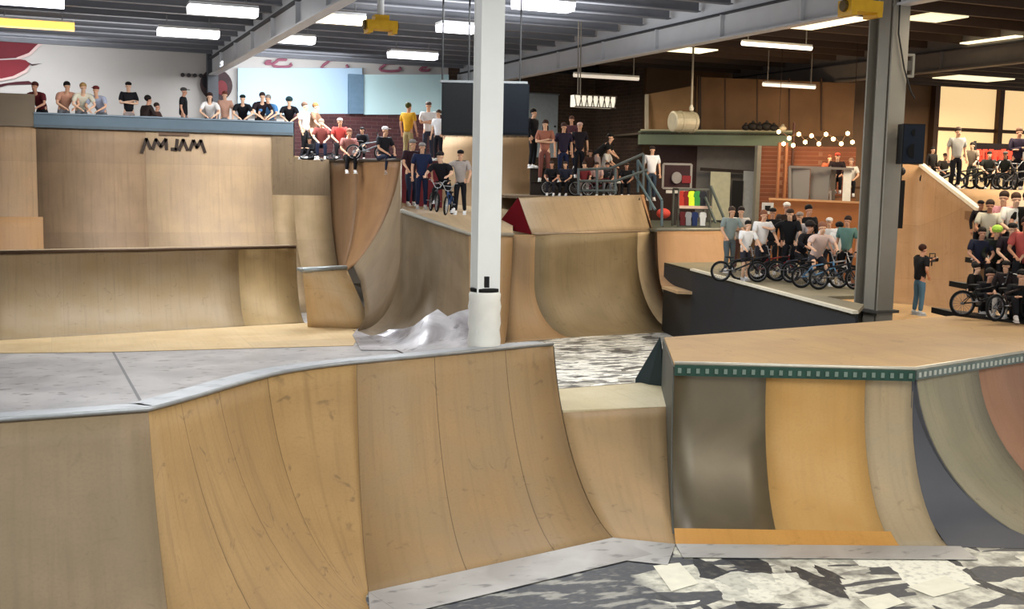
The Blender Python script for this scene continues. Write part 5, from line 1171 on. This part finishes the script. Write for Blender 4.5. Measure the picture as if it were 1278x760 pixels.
# crowd of riders on the platform with the black wall
HKz = HK
gc = 'riders crowded on the black walled platform'
for (x, D, pose, tn, s1, p1_, hair, hat, sl, sh_, sc, sk, lab) in [
  (909, 30.9, 'hold', 20, '#8d9a98', '#5a6468', '#4a3c34', 'hair', 0, 0, 1.02, 0, 'person in grey green shirt at the far left of the rider crowd'),
  (922, 31.2, 'crossed', -10, '#d8cfc6', '#6a4a44', '#2c201c', 'hair', 0, 0, 1.0, 2, 'person in pale patterned shirt standing at the back left of the crowd'),
  (929, 28.4, 'hold', 30, '#f0efee', '#2a2a34', '#15110f', 'hair', 0, 1, .86, 2, 'young rider in white shirt and dark shorts holding a bicycle at the front left'),
  (948, 29.2, 'hold', 25, '#efedec', '#22232c', '#8a5a42', 'hair', 0, 0, 1.0, 0, 'rider in white shirt and black jeans second from the front left'),
  (961, 30.6, 'stand', 0, BLK, BLK, '#1a1412', 'cap', 1, 0, 1.0, 1, 'person all in black under the small white sign'),
  (978, 31.3, 'stand', 10, '#3a2a24', BLK, '#efe6dc', 'cap', 0, 0, 1.08, 1, 'person with white cap tallest in the middle of the rider crowd'),
  (983, 28.9, 'point', -10, '#121216', '#15151b', '#3b2a22', 'cap', 0, 0, 1.03, 2, 'rider in black shirt with both arms stretched sideways'),
  (996, 29.4, 'hold', -20, '#c9c2c4', '#38304a', '#9a8a80', 'cap', 0, 0, .98, 0, 'rider in pale grey vest right of the outstretched arms'),
  (1005, 30.2, 'stand', 30, BLK, '#1a1a20', '#15100e', 'hair', 1, 0, 1.06, 1, 'tall person in black hoodie in front of the orange barrier'),
  (1003, 28.4, 'ride', 40, '#17161c', BLK, '#26201e', 'helmet', 1, 0, 1.0, 1, 'helmeted rider in black bending over a bicycle'),
  (1020, 27.3, 'ride', 20, '#d8bfb6', '#2a2a32', '#8a5d48', 'hair', 0, 1, 1.02, 2, 'rider in pale pink shirt sitting on a bicycle'),
  (1032, 28.7, 'hold', -10, '#e4e2e0', '#303038', '#e8e0d8', 'cap', 0, 0, .92, 0, 'person in white shirt and white cap behind the pink shirted rider'),
  (1043, 28.2, 'hold', 15, '#ecebe8', BLK, '#111111', 'helmet', 0, 0, .86, 1, 'small rider with black helmet and white shirt near the grey column'),
  (1054, 27.6, 'stand', -20, '#5e8078', '#17171c', '#33241c', 'hair', 0, 0, .95, 1, 'person in teal shirt beside the grey column')]:
    person(pose, at(x, D, HKz), tn, s1, p1_, lab, hair, hat, sl, sh_, gc, sc, '#e8e6e6', sk)
for (x, D, hd, c, rim, lab) in [(921, 28.0, 70, '#26262a', '#d8d8d8', 'black bicycle with big front wheel at the left edge of the rider crowd'), (943, 28.6, 75, '#3a3a40', '#9a9a9a', 'dark grey bicycle held by the second white shirted rider'), (966, 28.8, 60, '#8c2a2a', '#888888', 'dark red bicycle standing among the black clothed riders'),
     (990, 28.2, 35, '#4a4a55', '#a0a0a0', 'slate bicycle in front of the outstretched arms'), (1004, 27.8, 20, '#1b1b1f', '#8a8a8a', 'black bicycle under the helmeted rider'), (1022, 26.8, 75, '#5d86a8', '#b8c0c8', 'light blue bicycle under the pink shirted rider'), (1043, 26.5, 80, '#22262e', '#9a9a9a', 'black bicycle nearest to the grey column'), (1036, 27.6, 50, '#b8b8bc', '#c8c8c8', 'silver bicycle behind the light blue one')]:
    bicycle(at(x, D, HKz), hd, c, lab, rim, 'bicycles on the black walled platform')
# white sign with black mark above the crowd
p = ud(958, 260, 33.5)
t = thing('sign', 'small white square sign with a black mark above the rider crowd', 'sign', p)
MB().box(p, (.34, .04, .34), -YAW).build('panel', plain('#ece6dc', .5), t); mb = MB(); mb.box(p+V3(-.02, -.035, .0), (.16, .02, .16), -YAW); mb.build('mark', plain('#1d1916', .6), t); mb = MB(); mb.bar(p+V3(.05, -.05, .02), p+V3(.05, -.05, -.06), .05, .03); mb.build('mark', plain('#ece6dc'), t)
MB().bar(p+V3(0, .05, -.1), Vector((p.x, p.y+.05, 2.1)), .05, .05).build('post', plain('#5a4030'), t)
# booth people
person('bench', at(1043, 38.6, 4.25), 0, '#201418', BLK, 'person in black and red behind the booth counter under the string lights', '#b03a2c', 'cap', 1, 0, None, 1.0)
person('bench', at(1033, 38.8, 4.25), 20, '#a85a40', BLK, 'person in rust red top left in the booth under the string lights', '#6a3a28', 'hair', 0, 0, None, .95)
person('bench', at(1060, 38.7, 4.15), 0, '#d8d0c4', BLK, 'pale shirted person at the right end of the booth by the column', '#8a7060', 'hair', 0, 0, None, .95)
t = thing('counter', 'brown counter floor of the booth behind the glass', 'counter', tuple(at(1040, 38.6, 4.1))); MB().prism([at(985, 38.2, 4.15), at(1068, 37.9, 4.15), at(1068, 39.6, 4.15), at(985, 39.8, 4.15)], (0, 0, -.1)).build('floor_board', plain('#6a4a34'), t)
MB().prism([at(985, 38.2, 4.1), at(1068, 37.9, 4.1), at(1068, 37.9, 2.1), at(985, 38.2, 2.1)], (0, .08, 0)).build('front_panel', plain('#8a5a3a'), t)
# camera operator
vp = at(1145, 28.6, HP)
person('film', vp, 130, '#15161a', '#4d7088', 'camera operator in black shirt and blue jeans filming with one arm raised', '#3a2018', 'hair', 0, 0, None, 1.0, '#b8c0c8', 1)
p = ud(1163, 324, 28.9)
t = thing('video_camera', 'small dark video camera held up by the camera operator', 'camera', p); MB().box(p, (.26, .12, .12), .4).build('camera_body', plain('#2a241c', .5), t); MB().lathe(p+V3(.14, .02, 0), [(.05, -.04), (.06, .05)], 14, 'X').build('lens', plain('#15110e', .3), t); mb = MB(); mb.tube([p+V3(-.08, 0, .06), p+V3(-.08, 0, .16), p+V3(.1, 0, .16), p+V3(.1, 0, .06)], .015, 6); mb.build('handle', plain('#2a241c'), t)
MB().tube([p+V3(0, 0, -.05), p+V3(0, 0, -.16)], .018, 7).build('grip', plain('#2a241c'), t)
# upper right deck
gu = 'riders on the high deck at far right'
for (x, D, pose, tn, s1, p1_, hair, hat, sl, sc, lab) in [
  (1191, 34.6, 'stand', 25, '#a8a49c', '#15151a', '#3a2a22', 'hair', 0, 1.04, 'person in grey shirt and black trousers standing at the slanting white edge'),
  (1161, 35.6, 'stand', 40, '#2a2420', BLK, '#1a1512', 'hair', 1, .72, 'small dark figure beside the column loudspeaker on the high deck'),
  (1177, 35.4, 'bench', 20, '#3a342e', BLK, '#3a2a22', 'cap', 0, .8, 'seated dark figure left of the grey shirted person'),
  (1211, 35.3, 'hold', -20, '#8a7c6a', '#3a3a34', '#2a201a', 'hair', 0, .82, 'person in khaki at the left pole of the red banner'),
  (1232, 34.9, 'bench', 10, '#2c2c28', BLK, '#1a1814', 'hair', 0, .85, 'dark rider sitting in front of the middle of the red banner'),
  (1252, 34.8, 'bench', -10, '#20221e', BLK, '#4a4a44', 'cap', 0, .85, 'dark rider with grey cap sitting under the right half of the red banner'),
  (1267, 34.2, 'crossed', 15, '#2a2030', '#17161c', '#5a3c2c', 'hair', 1, 1.04, 'person in dark violet jacket standing right of the red banner'),
  (1279, 34.4, 'stand', -10, '#d8d4d0', BLK, '#1a1410', 'cap', 0, .95, 'white shirted person cut off by the right picture edge')]:
    person(pose, at(x, D, 4.5), tn, s1, p1_, lab, hair, hat, sl, 0, gu, sc, '#e0dcd8', x % 3)
for x, D, hd, c, lab in ((1176, 34.9, 60, '#c8c8c8', 'silver bicycle at the top of the slanting white edge'), (1203, 34.9, 40, '#2a2a2a', 'black bicycle beside the grey shirted person'), (1227, 34.6, 15, '#3a3a3a', 'charcoal bicycle below the left half of the banner'), (1243, 34.7, 70, '#181818', 'black bicycle below the middle of the banner'), (1259, 34.2, -30, '#4a4440', 'brown grey bicycle below the right end of the banner'), (1274, 33.9, 50, '#8a8a8a', 'grey bicycle at the right picture edge on the high deck')):
    bicycle(at(x, D, 4.5), hd, c, lab, '#bcbcbc', 'bicycles on the high deck at far right')
# lower right bleacher crowd
gl = 'riders crowded on the black bleacher'
for (x, D, z_, pose, tn, s1, p1_, hair, hat, sl, sc, lab) in [
  (1219, 25.2, 2.95, 'stand', 30, '#1a1418', BLK, '#120e10', 'cap', 1, .74, 'person in black at the back left corner of the bleacher'),
  (1231, 24.9, 2.95, 'bench', 0, '#d8d0b8', BLK, '#3a2a20', 'hair', 0, .98, 'person in cream shirt in the back row of the bleacher'),
  (1248, 25.0, 2.95, 'bench', -10, '#e0a0a4', BLK, '#3a281e', 'hair', 0, 1.12, 'person in pink shirt highest in the back row of the bleacher'),
  (1262, 24.8, 2.95, 'bench', 15, '#efece0', BLK, '#4a3426', 'hair', 0, 1.1, 'person in white shirt in the back row right of the pink one'),
  (1277, 24.7, 2.95, 'bench', 0, '#17130f', BLK, '#17110e', 'hair', 0, 1.12, 'person in black at the right end of the bleacher back row'),
  (1221, 23.7, 2.5, 'bench', 10, '#232638', '#1c1a22', '#2a2018', 'hair', 0, .9, 'person in navy at the left end of the middle bleacher row'),
  (1240, 23.6, 2.5, 'bench', -5, '#1d221c', BLK, '#b8e05a', 'helmet', 1, .92, 'rider with neon green helmet in the middle bleacher row'),
  (1258, 23.4, 2.5, 'bench', 10, '#2a2026', BLK, '#1a1512', 'cap', 0, .98, 'dark clothed rider right of the neon green helmet'),
  (1275, 23.2, 2.5, 'bench', 0, '#c05a52', BLK, '#2e1c14', 'hair', 0, 1.08, 'person in coral red shirt at the right of the middle bleacher row'),
  (1214, 22.8, 2.05, 'bench', 60, '#16130f', '#2a2622', '#17110e', 'hair', 1, .72, 'crouched rider in black at the front left corner of the bleacher'),
  (1233, 22.5, 2.05, 'ground', 20, '#17151a', BLK, '#17110e', 'hair', 1, .95, 'rider in black sitting low at the front of the bleacher'),
  (1252, 22.1, 2.05, 'bench', -15, '#241c1c', '#c8c4bc', '#17110e', 'cap', 1, .8, 'rider in dark brown with pale trousers at the front of the bleacher'),
  (1272, 21.7, 2.05, 'ground', 10, '#121112', BLK, '#17110e', 'cap', 1, 1.0, 'rider in black at the front right of the bleacher')]:
    person(pose, at(x, D, z_), tn, s1, p1_, lab, hair, hat, sl, 0, gl, sc, '#d8d0c8', x % 4)
for x, D, hd, c, lab in ((1228, 22.0, 70, '#1a1a1a', 'black bicycle leaning at the front left of the bleacher'), (1262, 21.5, 95, '#3a2f2c', 'dark brown bicycle at the front right of the bleacher')):
    bicycle(at(x, D, 2.05), hd, c, lab, '#8a8a8a', 'bicycles on the black bleacher')
